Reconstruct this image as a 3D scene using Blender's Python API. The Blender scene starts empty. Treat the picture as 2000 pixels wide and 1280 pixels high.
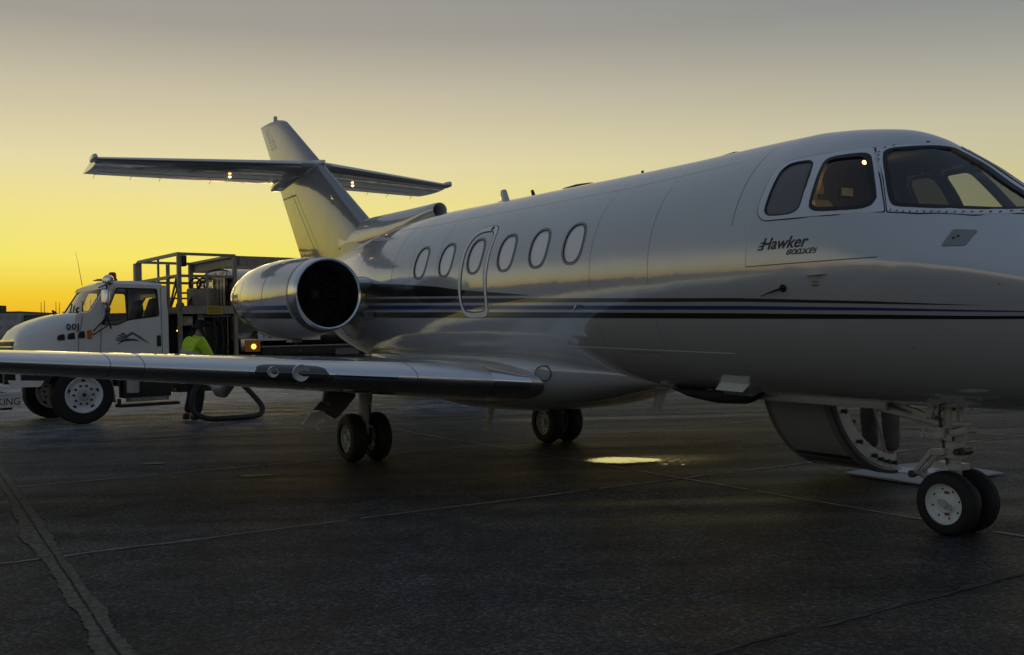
import bpy, bmesh, math, random
import numpy as np
from mathutils import Vector, Matrix, Euler
from mathutils.geometry import delaunay_2d_cdt

scene = bpy.context.scene
COL = scene.collection
random.seed(7)

# ------------------------------------------------------------------ camera
cam_data = bpy.data.cameras.new("camera")
cam = bpy.data.objects.new("camera", cam_data)
COL.objects.link(cam)
cam_data.sensor_fit = 'HORIZONTAL'
cam_data.sensor_width = 36.0
cam_data.lens = 1902.1 / 2000.0 * 36.0
cam_data.clip_start = 0.05
cam_data.clip_end = 6000.0
PITCH, ROLL, CAM_H = 0.00780, -0.02210, 1.3814
fw = Vector((0, math.cos(PITCH), math.sin(PITCH)))
r0 = Vector((1, 0, 0)); u0 = r0.cross(fw)
rr = r0 * math.cos(ROLL) + u0 * math.sin(ROLL)
uu = -r0 * math.sin(ROLL) + u0 * math.cos(ROLL)
cam.matrix_world = Matrix(((rr.x, uu.x, -fw.x, 0), (rr.y, uu.y, -fw.y, 0), (rr.z, uu.z, -fw.z, CAM_H), (0, 0, 0, 1)))
scene.camera = cam

# ------------------------------------------------------------------ sky and light
SUN_AZ = math.radians(-19.0)          # measured from +Y towards +X
SUN_DIR = Vector((math.sin(SUN_AZ), math.cos(SUN_AZ), 0.0))
world = bpy.data.worlds.new("World")
scene.world = world
world.use_nodes = True
wt = world.node_tree
wt.nodes.clear()


def srgb(r, g, b):
    def f(c):
        c /= 255.0
        return c / 12.92 if c <= 0.04045 else ((c + 0.055) / 1.055) ** 2.4
    return (f(r), f(g), f(b), 1.0)


def wn(t, **k):
    n = wt.nodes.new(t)
    for a, b in k.items():
        setattr(n, a, b)
    return n


def wmath(op, a, b=None, clamp=False):
    n = wn('ShaderNodeMath', operation=op, use_clamp=clamp)
    for i, v in enumerate((a, b)):
        if v is None:
            continue
        if isinstance(v, (int, float)):
            n.inputs[i].default_value = v
        else:
            wt.links.new(v, n.inputs[i])
    return n.outputs[0]


tc = wn('ShaderNodeTexCoord')
nrm = wn('ShaderNodeVectorMath', operation='NORMALIZE')
wt.links.new(tc.outputs['Generated'], nrm.inputs[0])
sep = wn('ShaderNodeSeparateXYZ')
wt.links.new(nrm.outputs[0], sep.inputs[0])
elev = wmath('ARCSINE', sep.outputs[2])
e01 = wmath('DIVIDE', elev, math.pi / 2, True)
e01 = wmath('POWER', e01, 0.5)                       # spread the ramp near the horizon
flat = wn('ShaderNodeCombineXYZ')
wt.links.new(sep.outputs[0], flat.inputs[0]); wt.links.new(sep.outputs[1], flat.inputs[1])
fn = wn('ShaderNodeVectorMath', operation='NORMALIZE'); wt.links.new(flat.outputs[0], fn.inputs[0])
dt = wn('ShaderNodeVectorMath', operation='DOT_PRODUCT'); wt.links.new(fn.outputs[0], dt.inputs[0])
dt.inputs[1].default_value = SUN_DIR
half = wmath('MULTIPLY_ADD', dt.outputs['Value'], 0.5)
half.node.inputs[2].default_value = 0.5
wexp = wmath('MULTIPLY_ADD', e01, 4.0)                # the glow narrows a little with height
wexp.node.inputs[2].default_value = 3.2
waz = wmath('POWER', half, wexp)


def ramp(stops):
    n = wn('ShaderNodeValToRGB')
    el = n.color_ramp.elements
    n.color_ramp.interpolation = 'LINEAR'
    for i, (e, c) in enumerate(stops):
        p = math.sqrt(max(e, 0) / 90.0)
        q = el[i] if i < 2 else el.new(p)
        q.position = p
        q.color = srgb(*c)
    wt.links.new(e01, n.inputs[0])
    return n.outputs[0]


SKY_SUN = [(0, (238, 146, 22)), (1.4, (241, 178, 34)), (2.8, (244, 206, 50)), (4.7, (247, 231, 108)),
           (7.4, (241, 227, 140)), (10, (230, 218, 168)), (13.9, (200, 190, 164)), (17.2, (164, 159, 149)), (22, (147, 147, 145)), (30, (134, 140, 146)),
           (50, (118, 128, 142)), (90, (100, 113, 132))]
SKY_FAR = [(0, (172, 128, 98)), (2.0, (170, 144, 118)), (4.5, (170, 160, 140)), (7.5, (172, 168, 154)), (11, (160, 162, 157)), (15, (120, 132, 138)), (22, (99, 114, 128)),
           (40, (98, 113, 132)), (90, (100, 113, 132))]
ra, rb = ramp(SKY_SUN), ramp(SKY_FAR)
mx = wn('ShaderNodeMix', data_type='RGBA')
wt.links.new(waz, mx.inputs['Factor'])
wt.links.new(rb, mx.inputs['A']); wt.links.new(ra, mx.inputs['B'])
bg = wn('ShaderNodeBackground')
bg.inputs['Strength'].default_value = 1.0
wt.links.new(mx.outputs['Result'], bg.inputs['Color'])
wo = wn('ShaderNodeOutputWorld')
wt.links.new(bg.outputs[0], wo.inputs[0])

sun_data = bpy.data.lights.new("sun", 'SUN')           # the last glow just under the horizon
sun_data.energy = 0.12
sun_data.angle = math.radians(14)
sun_data.color = (1.0, 0.72, 0.32)
sun = bpy.data.objects.new("sun", sun_data)
COL.objects.link(sun)
sd = Vector((SUN_DIR.x, SUN_DIR.y, math.tan(math.radians(2.5)))).normalized()
sun.rotation_euler = (-sd).to_track_quat('-Z', 'Y').to_euler()

scene.view_settings.view_transform = 'Standard'
scene.view_settings.look = 'None'
scene.view_settings.exposure = 0.0
scene.view_settings.gamma = 1.0
scene.view_settings.use_curve_mapping = False


# ------------------------------------------------------------------ materials
def material(name, color, rough=0.5, metal=0.0, coat=0.0, coat_rough=0.03, spec=0.5, var=0.0, var_scale=6.0, bump=0.0, bump_scale=60.0,
             emission=None, strength=0.0, rough_var=0.0, coat_ior=1.5):
    m = bpy.data.materials.new(name)
    m.use_nodes = True
    nt = m.node_tree
    b = nt.nodes['Principled BSDF']
    b.inputs['Base Color'].default_value = (*color[:3], 1)
    b.inputs['Roughness'].default_value = rough
    b.inputs['Metallic'].default_value = metal
    b.inputs['Coat Weight'].default_value = coat
    b.inputs['Coat Roughness'].default_value = coat_rough
    b.inputs['Coat IOR'].default_value = coat_ior
    b.inputs['Specular IOR Level'].default_value = spec
    if emission:
        b.inputs['Emission Color'].default_value = (*emission[:3], 1)
        b.inputs['Emission Strength'].default_value = strength
    if var or bump or rough_var:
        t = nt.nodes.new('ShaderNodeTexCoord')
    if var or rough_var:
        n = nt.nodes.new('ShaderNodeTexNoise')
        n.inputs['Scale'].default_value = var_scale
        n.inputs['Detail'].default_value = 6
        n.inputs['Roughness'].default_value = 0.65
        nt.links.new(t.outputs['Object'], n.inputs['Vector'])
    if var:
        mp = nt.nodes.new('ShaderNodeMapRange')
        mp.inputs['From Min'].default_value = 0.3; mp.inputs['From Max'].default_value = 0.7
        mp.inputs['To Min'].default_value = 1 - var; mp.inputs['To Max'].default_value = 1 + var * 0.4
        nt.links.new(n.outputs['Fac'], mp.inputs['Value'])
        v = nt.nodes.new('ShaderNodeVectorMath'); v.operation = 'SCALE'
        v.inputs[0].default_value = color[:3]
        nt.links.new(mp.outputs['Result'], v.inputs['Scale'])
        nt.links.new(v.outputs[0], b.inputs['Base Color'])
    if rough_var:
        mp = nt.nodes.new('ShaderNodeMapRange')
        mp.inputs['From Min'].default_value = 0.3; mp.inputs['From Max'].default_value = 0.7
        mp.inputs['To Min'].default_value = max(0.02, rough - rough_var); mp.inputs['To Max'].default_value = rough + rough_var
        nt.links.new(n.outputs['Fac'], mp.inputs['Value'])
        nt.links.new(mp.outputs['Result'], b.inputs['Roughness'])
    if bump:
        n2 = nt.nodes.new('ShaderNodeTexNoise')
        n2.inputs['Scale'].default_value = bump_scale
        n2.inputs['Detail'].default_value = 4
        nt.links.new(t.outputs['Object'], n2.inputs['Vector'])
        bp = nt.nodes.new('ShaderNodeBump')
        bp.inputs['Strength'].default_value = bump
        bp.inputs['Distance'].default_value = 0.01
        nt.links.new(n2.outputs['Fac'], bp.inputs['Height'])
        nt.links.new(bp.outputs['Normal'], b.inputs['Normal'])
    return m


def ripple(m, scale, dist, stretch=(1, 1, 1)):
    """slow unevenness of sheet metal"""
    nt = m.node_tree
    t = nt.nodes.new('ShaderNodeTexCoord')
    mp = nt.nodes.new('ShaderNodeMapping'); mp.inputs['Scale'].default_value = stretch
    n = nt.nodes.new('ShaderNodeTexNoise'); n.inputs['Scale'].default_value = scale; n.inputs['Detail'].default_value = 3
    bp = nt.nodes.new('ShaderNodeBump'); bp.inputs['Strength'].default_value = 1.0; bp.inputs['Distance'].default_value = dist
    nt.links.new(t.outputs['Object'], mp.inputs[0]); nt.links.new(mp.outputs[0], n.inputs['Vector'])
    nt.links.new(n.outputs['Fac'], bp.inputs['Height'])
    b = nt.nodes['Principled BSDF']
    nt.links.new(bp.outputs['Normal'], b.inputs['Normal']); nt.links.new(bp.outputs['Normal'], b.inputs['Coat Normal'])


def thin_glass(name, tint, reflect_ior=1.5, haze=0.0):
    m = bpy.data.materials.new(name)
    m.use_nodes = True
    nt = m.node_tree
    nt.nodes.clear()
    out = nt.nodes.new('ShaderNodeOutputMaterial')
    tr = nt.nodes.new('ShaderNodeBsdfTransparent'); tr.inputs[0].default_value = (*tint, 1)
    gl = nt.nodes.new('ShaderNodeBsdfGlossy'); gl.inputs['Roughness'].default_value = 0.01
    f0 = ((reflect_ior - 1) / (reflect_ior + 1)) ** 2 * 1.8
    ge = nt.nodes.new('ShaderNodeNewGeometry')
    dp = nt.nodes.new('ShaderNodeVectorMath'); dp.operation = 'DOT_PRODUCT'
    nt.links.new(ge.outputs['Normal'], dp.inputs[0]); nt.links.new(ge.outputs['Incoming'], dp.inputs[1])

    def mth(op, a, b):
        n = nt.nodes.new('ShaderNodeMath'); n.operation = op
        for k, x in enumerate((a, b)):
            if isinstance(x, (int, float)):
                n.inputs[k].default_value = x
            else:
                nt.links.new(x, n.inputs[k])
        return n.outputs[0]
    ab = mth('ABSOLUTE', dp.outputs['Value'], 0)
    sch = mth('POWER', mth('SUBTRACT', 1.0, ab), 5.0)
    fac = mth('ADD', mth('MULTIPLY', sch, 1 - f0), f0)
    mi = nt.nodes.new('ShaderNodeMixShader')
    nt.links.new(fac, mi.inputs[0]); nt.links.new(tr.outputs[0], mi.inputs[1]); nt.links.new(gl.outputs[0], mi.inputs[2])
    last = mi
    if haze:
        df = nt.nodes.new('ShaderNodeBsdfDiffuse'); df.inputs[0].default_value = (0.5, 0.52, 0.55, 1)
        m2 = nt.nodes.new('ShaderNodeMixShader'); m2.inputs[0].default_value = haze
        nt.links.new(mi.outputs[0], m2.inputs[1]); nt.links.new(df.outputs[0], m2.inputs[2])
        last = m2
    nt.links.new(last.outputs[0], out.inputs[0])
    return m


M = {}
M['jet_paint'] = material("jet_pearl_white_paint", (0.54, 0.558, 0.585), rough=0.16, metal=0.30, spec=0.2, coat=1.0, coat_rough=0.012, var=0.04, var_scale=1.3, coat_ior=1.45)
M['fin_paint'] = material("fin_darker_tone", (0.27, 0.28, 0.30), rough=0.18, metal=0.2, spec=0.2, coat=1.0, coat_rough=0.012, var=0.06, var_scale=1.5, coat_ior=1.42)  # darker tone of the fuselage paint for fin and rudder
ripple(M['jet_paint'], 2.2, 0.006); ripple(M['fin_paint'], 2.2, 0.006)
M['stripe_black'] = material("stripe_black_paint", (0.008, 0.008, 0.01), rough=0.3, coat=1.0, coat_ior=1.6)
M['stripe_brown'] = material("stripe_dark_bronze_paint", (0.028, 0.025, 0.024), rough=0.3, coat=1.0, coat_ior=1.6)
M['stripe_blue'] = material("stripe_blue_paint", (0.02, 0.035, 0.19), rough=0.3, coat=1.0, coat_ior=1.6)
M['polished'] = material("polished_aluminium", (0.72, 0.73, 0.75), rough=0.16, metal=1.0, rough_var=0.06, var_scale=3)
M['brushed'] = material("brushed_aluminium", (0.72, 0.73, 0.75), rough=0.34, metal=1.0, rough_var=0.08, var_scale=8)
M['frame_paint'] = material("window_frame_grey_paint", (0.62, 0.66, 0.74), rough=0.35, coat=0.6)
M['gasket'] = material("black_rubber_gasket", (0.012, 0.012, 0.013), rough=0.5)
M['rim_grey'] = material("window_rim_grey", (0.22, 0.235, 0.25), rough=0.4)
M['shade'] = material("cabin_window_shade_glass", (0.88, 0.87, 0.88), rough=0.4, coat=1.0, coat_rough=0.005, coat_ior=1.6, var=0.1, var_scale=2.0)
M['seam'] = material("panel_seam_dark", (0.1, 0.1, 0.1), rough=0.6)
M['seam_light'] = material("panel_seam_light", (0.85, 0.85, 0.84), rough=0.35)
M['dark_in'] = material("dark_interior_trim", (0.035, 0.035, 0.04), rough=0.8)
M['cockpit_in'] = material("cockpit_beige_trim", (0.09, 0.075, 0.06), rough=0.8)
M['fan_dark'] = material("intake_dark_metal", (0.03, 0.03, 0.03), rough=0.45)
M['cockpit_glass'] = thin_glass("cockpit_glass", (0.38, 0.41, 0.45), 1.62)
M['clear_glass'] = thin_glass("clear_glass", (0.8, 0.82, 0.8), 1.5)
M['tinted_glass'] = thin_glass("tinted_glass", (0.10, 0.105, 0.11), 1.6, 0.22)
M['tyre'] = material("tyre_rubber", (0.011, 0.011, 0.012), rough=0.72, var=0.3, var_scale=14, bump=0.15, bump_scale=120)
M['wheel_white'] = material("wheel_white_paint", (0.72, 0.74, 0.76), rough=0.4, var=0.12, var_scale=10)
M['gear_white'] = material("gear_grey_paint", (0.45, 0.46, 0.45), rough=0.42, var=0.25, var_scale=16)
M['steel'] = material("bare_steel", (0.55, 0.55, 0.54), rough=0.3, metal=1.0)
M['grease'] = material("greasy_dark_metal", (0.03, 0.03, 0.03), rough=0.45)
M['label_red'] = material("red_label", (0.16, 0.03, 0.035), rough=0.5)
M['leg_door'] = material("leg_door_shade_tone", (0.09, 0.088, 0.085), rough=0.5)  # shade from the dark ground below put into the door's colour
M['lamp_cover'] = material("smoked_lamp_cover", (0.045, 0.048, 0.052), rough=0.06, coat=1.0)
M['lamp_glass'] = material("lamp_lens", (0.5, 0.52, 0.54), rough=0.08, coat=1.0)
M['warm_lamp'] = material("warm_lamp", (1, 0.8, 0.4), emission=(1.0, 0.62, 0.22), strength=6.0)
M['truck_white'] = material("truck_white_paint", (0.80, 0.80, 0.79), rough=0.35, coat=0.5, var=0.06, var_scale=2.2)
M['truck_black'] = material("black_plastic", (0.015, 0.015, 0.015), rough=0.55)
M['chassis'] = material("dark_chassis", (0.02, 0.02, 0.019), rough=0.6, var=0.4, var_scale=5)
M['chrome'] = material("chrome", (0.8, 0.8, 0.8), rough=0.08, metal=1.0)
M['tank_steel'] = material("stainless_tank", (0.66, 0.60, 0.50), rough=0.22, metal=1.0, rough_var=0.1, var_scale=2.5, var=0.25)  # warm tint puts the orange sky reflection into the steel colour
M['rail'] = material("galvanised_rail", (0.30, 0.28, 0.25), rough=0.5, metal=0.35, var=0.3, var_scale=9)
M['amber'] = material("amber_lens", (0.55, 0.2, 0.02), rough=0.25)
M['amber_lit'] = material("amber_lit_lamp", (1, 0.6, 0.1), emission=(1.0, 0.5, 0.06), strength=3.0)
M['red_lens'] = material("red_lens", (0.4, 0.03, 0.02), rough=0.25)
M['sign_white'] = material("sign_white", (0.62, 0.62, 0.6), rough=0.5)
M['sign_grey'] = material("sign_grey_worn", (0.16, 0.15, 0.14), rough=0.6, var=0.5, var_scale=40)
M['sign_yellow'] = material("sign_yellow", (0.55, 0.42, 0.03), rough=0.5)
M['ink_black'] = material("ink_black", (0.012, 0.013, 0.016), rough=0.45)
M['ink_red'] = material("ink_red", (0.38, 0.03, 0.02), rough=0.5)
M['logo_blue'] = material("logo_dark_blue", (0.035, 0.06, 0.10), rough=0.4)
M['logo_grey'] = material("logo_blue_grey", (0.10, 0.14, 0.18), rough=0.4)
M['hivis'] = material("hivis_fabric", (0.62, 0.92, 0.04), rough=0.75, var=0.15, var_scale=14, bump=0.4, bump_scale=30)
M['reflect_tape'] = material("reflective_tape", (0.5, 0.52, 0.52), rough=0.45)
M['black_cloth'] = material("black_cloth", (0.012, 0.012, 0.014), rough=0.9, bump=0.3, bump_scale=40)
M['khaki'] = material("khaki_trousers", (0.10, 0.095, 0.085), rough=0.9, var=0.2, var_scale=12, bump=0.4, bump_scale=25)
M['skin'] = material("skin", (0.33, 0.2, 0.14), rough=0.55)
M['shoe'] = material("shoe_black", (0.02, 0.02, 0.02), rough=0.5)
M['shoe_white'] = material("shoe_stripe", (0.55, 0.55, 0.53), rough=0.5)
M['hose'] = material("black_hose_rubber", (0.013, 0.013, 0.013), rough=0.55, bump=0.3, bump_scale=50)
M['mat_grey'] = material("grey_carpet", (0.34, 0.35, 0.36), rough=0.9, var=0.15, var_scale=12, bump=0.3, bump_scale=90)
M['mat_white'] = material("white_carpet_star", (0.62, 0.62, 0.56), rough=0.9, var=0.12, var_scale=12)
M['concrete'] = material("pale_concrete", (0.36, 0.36, 0.35), rough=0.85, var=0.25, var_scale=0.4)
M['dark_wall'] = material("dark_metal_wall", (0.10, 0.105, 0.12), rough=0.7, var=0.15, var_scale=0.2)
M['dark_roof'] = material("roof_dark", (0.06, 0.06, 0.065), rough=0.8)
M['win_dark'] = material("building_window", (0.03, 0.035, 0.04), rough=0.15)
M['leaf'] = material("dark_foliage", (0.03, 0.035, 0.02), rough=0.9, var=0.4, var_scale=0.3)
M['pale_lamp'] = material("apron_lamp", (1, 0.85, 0.6), emission=(1.0, 0.8, 0.5), strength=25.0)


# ------------------------------------------------------------------ mesh helpers
class MB:
    """collects geometry for ONE mesh object"""

    def __init__(self):
        self.v = []; self.f = []; self.mi = []; self.cur = 0

    def add(self, verts, faces):
        o = len(self.v)
        self.v.extend([tuple(float(c) for c in p) for p in verts])
        self.f.extend([tuple(o + i for i in q) for q in faces])
        self.mi.extend([self.cur] * len(faces))
        return self

    def box(self, lo, hi, mat=None):
        (x0, y0, z0), (x1, y1, z1) = lo, hi
        v = [(x0, y0, z0), (x1, y0, z0), (x1, y1, z0), (x0, y1, z0), (x0, y0, z1), (x1, y0, z1), (x1, y1, z1), (x0, y1, z1)]
        if mat is not None:
            v = [mat @ Vector(p) for p in v]
        return self.add(v, [(0, 3, 2, 1), (4, 5, 6, 7), (0, 1, 5, 4), (1, 2, 6, 5), (2, 3, 7, 6), (3, 0, 4, 7)])

    def bar(self, a, b, w, d=None, up=(0, 0, 1)):
        """rectangular bar from a to b"""
        d = d or w
        a, b = Vector(a), Vector(b)
        t = (b - a).normalized()
        upv = Vector(up)
        if abs(t.dot(upv)) > 0.98:
            upv = Vector((1, 0, 0))
        s = t.cross(upv).normalized(); n = s.cross(t)
        v = []
        for p in (a, b):
            for i, j in ((-1, -1), (1, -1), (1, 1), (-1, 1)):
                v.append(p + s * (i * w / 2) + n * (j * d / 2))
        return self.add(v, [(0, 1, 2, 3), (7, 6, 5, 4), (0, 4, 5, 1), (1, 5, 6, 2), (2, 6, 7, 3), (3, 7, 4, 0)])

    def tube(self, pts, r, n=12, caps=True, closed=False):
        pts = [Vector(p) for p in pts]
        rad = r if isinstance(r, (list, tuple)) else [r] * len(pts)
        m = len(pts)
        rings = []
        prev = None
        for i, p in enumerate(pts):
            if closed:
                t = pts[(i + 1) % m] - pts[i - 1]
            else:
                t = pts[min(i + 1, m - 1)] - pts[max(i - 1, 0)]
            t.normalize()
            if prev is None:
                ref = Vector((0, 0, 1)) if abs(t.z) < 0.9 else Vector((1, 0, 0))
                s = t.cross(ref).normalized()
            else:
                s = (prev - t * prev.dot(t)).normalized()
            prev = s
            q = t.cross(s)
            rings.append([p + (s * math.cos(2 * math.pi * k / n) + q * math.sin(2 * math.pi * k / n)) * rad[i] for k in range(n)])
        v = [p for ring in rings for p in ring]
        f = []
        for i in range(m if closed else m - 1):
            j = (i + 1) % m
            for k in range(n):
                f.append((i * n + k, i * n + (k + 1) % n, j * n + (k + 1) % n, j * n + k))
        if caps and not closed:
            f.append(tuple(reversed(range(n)))); f.append(tuple((m - 1) * n + k for k in range(n)))
        return self.add(v, f)

    def lathe(self, prof, n=32, axis='y', center=(0, 0, 0), caps=True):
        """prof: list of (offset along axis, radius)"""
        c = Vector(center)
        v = []
        for a, r in prof:
            for k in range(n):
                t = 2 * math.pi * k / n
                p, q = r * math.cos(t), r * math.sin(t)
                if axis == 'y':
                    v.append(c + Vector((p, a, q)))
                elif axis == 'x':
                    v.append(c + Vector((a, p, q)))
                else:
                    v.append(c + Vector((p, q, a)))
        f = []
        for i in range(len(prof) - 1):
            for k in range(n):
                f.append((i * n + k, i * n + (k + 1) % n, (i + 1) * n + (k + 1) % n, (i + 1) * n + k))
        if caps:
            f.append(tuple(reversed(range(n)))); f.append(tuple((len(prof) - 1) * n + k for k in range(n)))
        return self.add(v, f)

    def loft(self, rings, closed=True, caps=True):
        n = len(rings[0])
        v = [p for r in rings for p in r]
        f = []
        for i in range(len(rings) - 1):
            for k in range(n if closed else n - 1):
                f.append((i * n + k, i * n + (k + 1) % n, (i + 1) * n + (k + 1) % n, (i + 1) * n + k))
        if caps:
            f.append(tuple(reversed(range(n)))); f.append(tuple((len(rings) - 1) * n + k for k in range(n)))
        return self.add(v, f)

    def prism(self, poly, fn, t0, t1):
        """polygon extruded: fn(u, v, t) -> point"""
        n = len(poly)
        v = [fn(a, b, t0) for a, b in poly] + [fn(a, b, t1) for a, b in poly]
        f = [tuple(range(n)), tuple(reversed(range(n, 2 * n)))]
        f += [(k, k + n, (k + 1) % n + n, (k + 1) % n) for k in range(n)]
        return self.add(v, f)

    def build(self, name, mat, parent=None, smooth=True, angle=35.0, bevel=0.0, loc=None):
        me = bpy.data.meshes.new(name)
        me.from_pydata(self.v, [], self.f)
        mats = mat if isinstance(mat, (list, tuple)) else [mat]
        for m in mats:
            me.materials.append(m)
        if len(mats) > 1:
            me.polygons.foreach_set('material_index', self.mi)
        bm = bmesh.new(); bm.from_mesh(me)
        bmesh.ops.recalc_face_normals(bm, faces=bm.faces)
        if bevel:
            ed = [e for e in bm.edges if len(e.link_faces) == 2 and e.calc_face_angle(0) > math.radians(40)]
            bmesh.ops.bevel(bm, geom=ed, offset=bevel, segments=2, affect='EDGES', profile=0.6)
        if smooth:
            for fc in bm.faces:
                fc.smooth = True
            for e in bm.edges:
                if len(e.link_faces) == 2 and e.calc_face_angle(0) > math.radians(angle):
                    e.smooth = False
        bm.to_mesh(me); bm.free()
        o = bpy.data.objects.new(name, me)
        COL.objects.link(o)
        if parent:
            o.parent = parent
        if loc is not None:
            o.location = loc
        return o


def empty(name, label, cat, loc=(0, 0, 0), rot=(0, 0, 0), group=None):
    o = bpy.data.objects.new(name, None)
    COL.objects.link(o)
    o.location = loc; o.rotation_euler = rot
    o['label'] = label; o['category'] = cat
    if group:
        o['group'] = group
    return o


def tag(o, label, cat, group=None):
    o['label'] = label; o['category'] = cat
    if group:
        o['group'] = group
    return o


def struct(o):
    o['kind'] = 'structure'
    return o


def fill2d(outer, holes=(), step=None, jitter=0):
    """triangulated polygon with holes; optional interior grid points. returns pts, tris"""
    pts = []; edges = []
    for poly in [outer] + list(holes):
        o = len(pts); n = len(poly)
        pts += [Vector(p) for p in poly]
        edges += [(o + i, o + (i + 1) % n) for i in range(n)]

    def inside(p, poly):
        c = False; j = len(poly) - 1
        for i in range(len(poly)):
            xi, yi = poly[i]; xj, yj = poly[j]
            if (yi > p[1]) != (yj > p[1]) and p[0] < (xj - xi) * (p[1] - yi) / (yj - yi) + xi:
                c = not c
            j = i
        return c
    if step:
        xs = [p[0] for p in outer]; ys = [p[1] for p in outer]
        x = min(xs) + step / 2
        while x < max(xs):
            y = min(ys) + step / 2
            while y < max(ys):
                if inside((x, y), outer) and not any(inside((x, y), hh) for hh in holes):
                    pts.append(Vector((x, y)))
                y += step
            x += step
    vo, eo, fo, *_ = delaunay_2d_cdt(pts, edges, [], 0, 1e-6)
    tris = []
    for f in fo:
        c = (sum(vo[i].x for i in f) / len(f), sum(vo[i].y for i in f) / len(f))
        if inside(c, outer) and not any(inside(c, hh) for hh in holes):
            tris.append(tuple(f))
    return [(p.x, p.y) for p in vo], tris


def sheet(outer, holes, fn, t0, t1, step=None):
    """filled polygon with thickness through fn(u, v, t)"""
    p, t = fill2d(outer, holes, step)
    mb = MB()
    n = len(p)
    v = [fn(a, b, t0) for a, b in p] + [fn(a, b, t1) for a, b in p]
    cnt = {}
    for q in t:
        for i in range(len(q)):
            e = (q[i], q[(i + 1) % len(q)])
            cnt[e] = 1
    f = list(t) + [tuple(reversed([i + n for i in q])) for q in t]
    for (a, b) in cnt:
        if (b, a) not in cnt:
            f.append((b, a, a + n, b + n))
    mb.add(v, f)
    return mb


def round_poly(poly, r, n=5):
    out = []
    m = len(poly)
    for i in range(m):
        p, a, b = Vector(poly[i]), Vector(poly[i - 1]), Vector(poly[(i + 1) % m])
        k = min(r, (a - p).length * .48, (b - p).length * .48)
        s, e = p + (a - p).normalized() * k, p + (b - p).normalized() * k
        for j in range(n + 1):
            t = j / n
            q = s * (1 - t) ** 2 + p * 2 * t * (1 - t) + e * t * t
            out.append((q.x, q.y))
    return out


def smooth_poly(poly, it=2):
    for _ in range(it):
        q = []
        for i in range(len(poly)):
            a, b = poly[i], poly[(i + 1) % len(poly)]
            q.append((a[0] * .75 + b[0] * .25, a[1] * .75 + b[1] * .25))
            q.append((a[0] * .25 + b[0] * .75, a[1] * .25 + b[1] * .75))
        poly = q
    return poly


def scale_poly(poly, d):
    """push polygon outwards by about d"""
    cx = sum(p[0] for p in poly) / len(poly); cy = sum(p[1] for p in poly) / len(poly)
    out = []
    for p in poly:
        l = math.hypot(p[0] - cx, p[1] - cy)
        k = (l + d) / l
        out.append((cx + (p[0] - cx) * k, cy + (p[1] - cy) * k))
    return out


def text_mesh(s, shear=0.0, bold=0.0, spacing=1.0):
    """flat text outline as 2d points + faces, normalised to cap height 1 from baseline 0"""
    cu = bpy.data.curves.new('lettering', 'FONT')
    cu.body = s; cu.size = 1.0; cu.shear = shear; cu.offset = bold; cu.space_character = spacing
    cu.resolution_u = 3
    o = bpy.data.objects.new('lettering', cu)
    COL.objects.link(o)
    dg = bpy.context.evaluated_depsgraph_get()
    me = bpy.data.meshes.new_from_object(o.evaluated_get(dg))
    pts = [(v.co.x, v.co.y) for v in me.vertices]
    fcs = [tuple(p.vertices) for p in me.polygons]
    bpy.data.objects.remove(o); bpy.data.curves.remove(cu); bpy.data.meshes.remove(me)
    return pts, fcs


def lettering(name, s, fn, x0, x1, z0, z1, mat, parent, shear=0.0, bold=0.0, spacing=1.0, flip=False):
    pts, fcs = text_mesh(s, shear, bold, spacing)
    xs = [p[0] for p in pts]; ys = [p[1] for p in pts]
    a, b, c, d = min(xs), max(xs), min(ys), max(ys)
    mb = MB()
    mb.add([fn(x0 + (p[0] - a) / (b - a) * (x1 - x0), z0 + (p[1] - c) / (d - c) * (z1 - z0)) for p in pts], fcs)
    return mb.build(name, mat, parent, smooth=False)


# ================================================================== THE APRON (large structure first)
JY = 0.54794
JA = Vector((math.cos(JY), math.sin(JY), 0)); JB = Vector((-math.sin(JY), math.cos(JY), 0))


def apron(a, b, z=0.0):
    p = JA * a + JB * b
    return (p.x, p.y, z)


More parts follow.
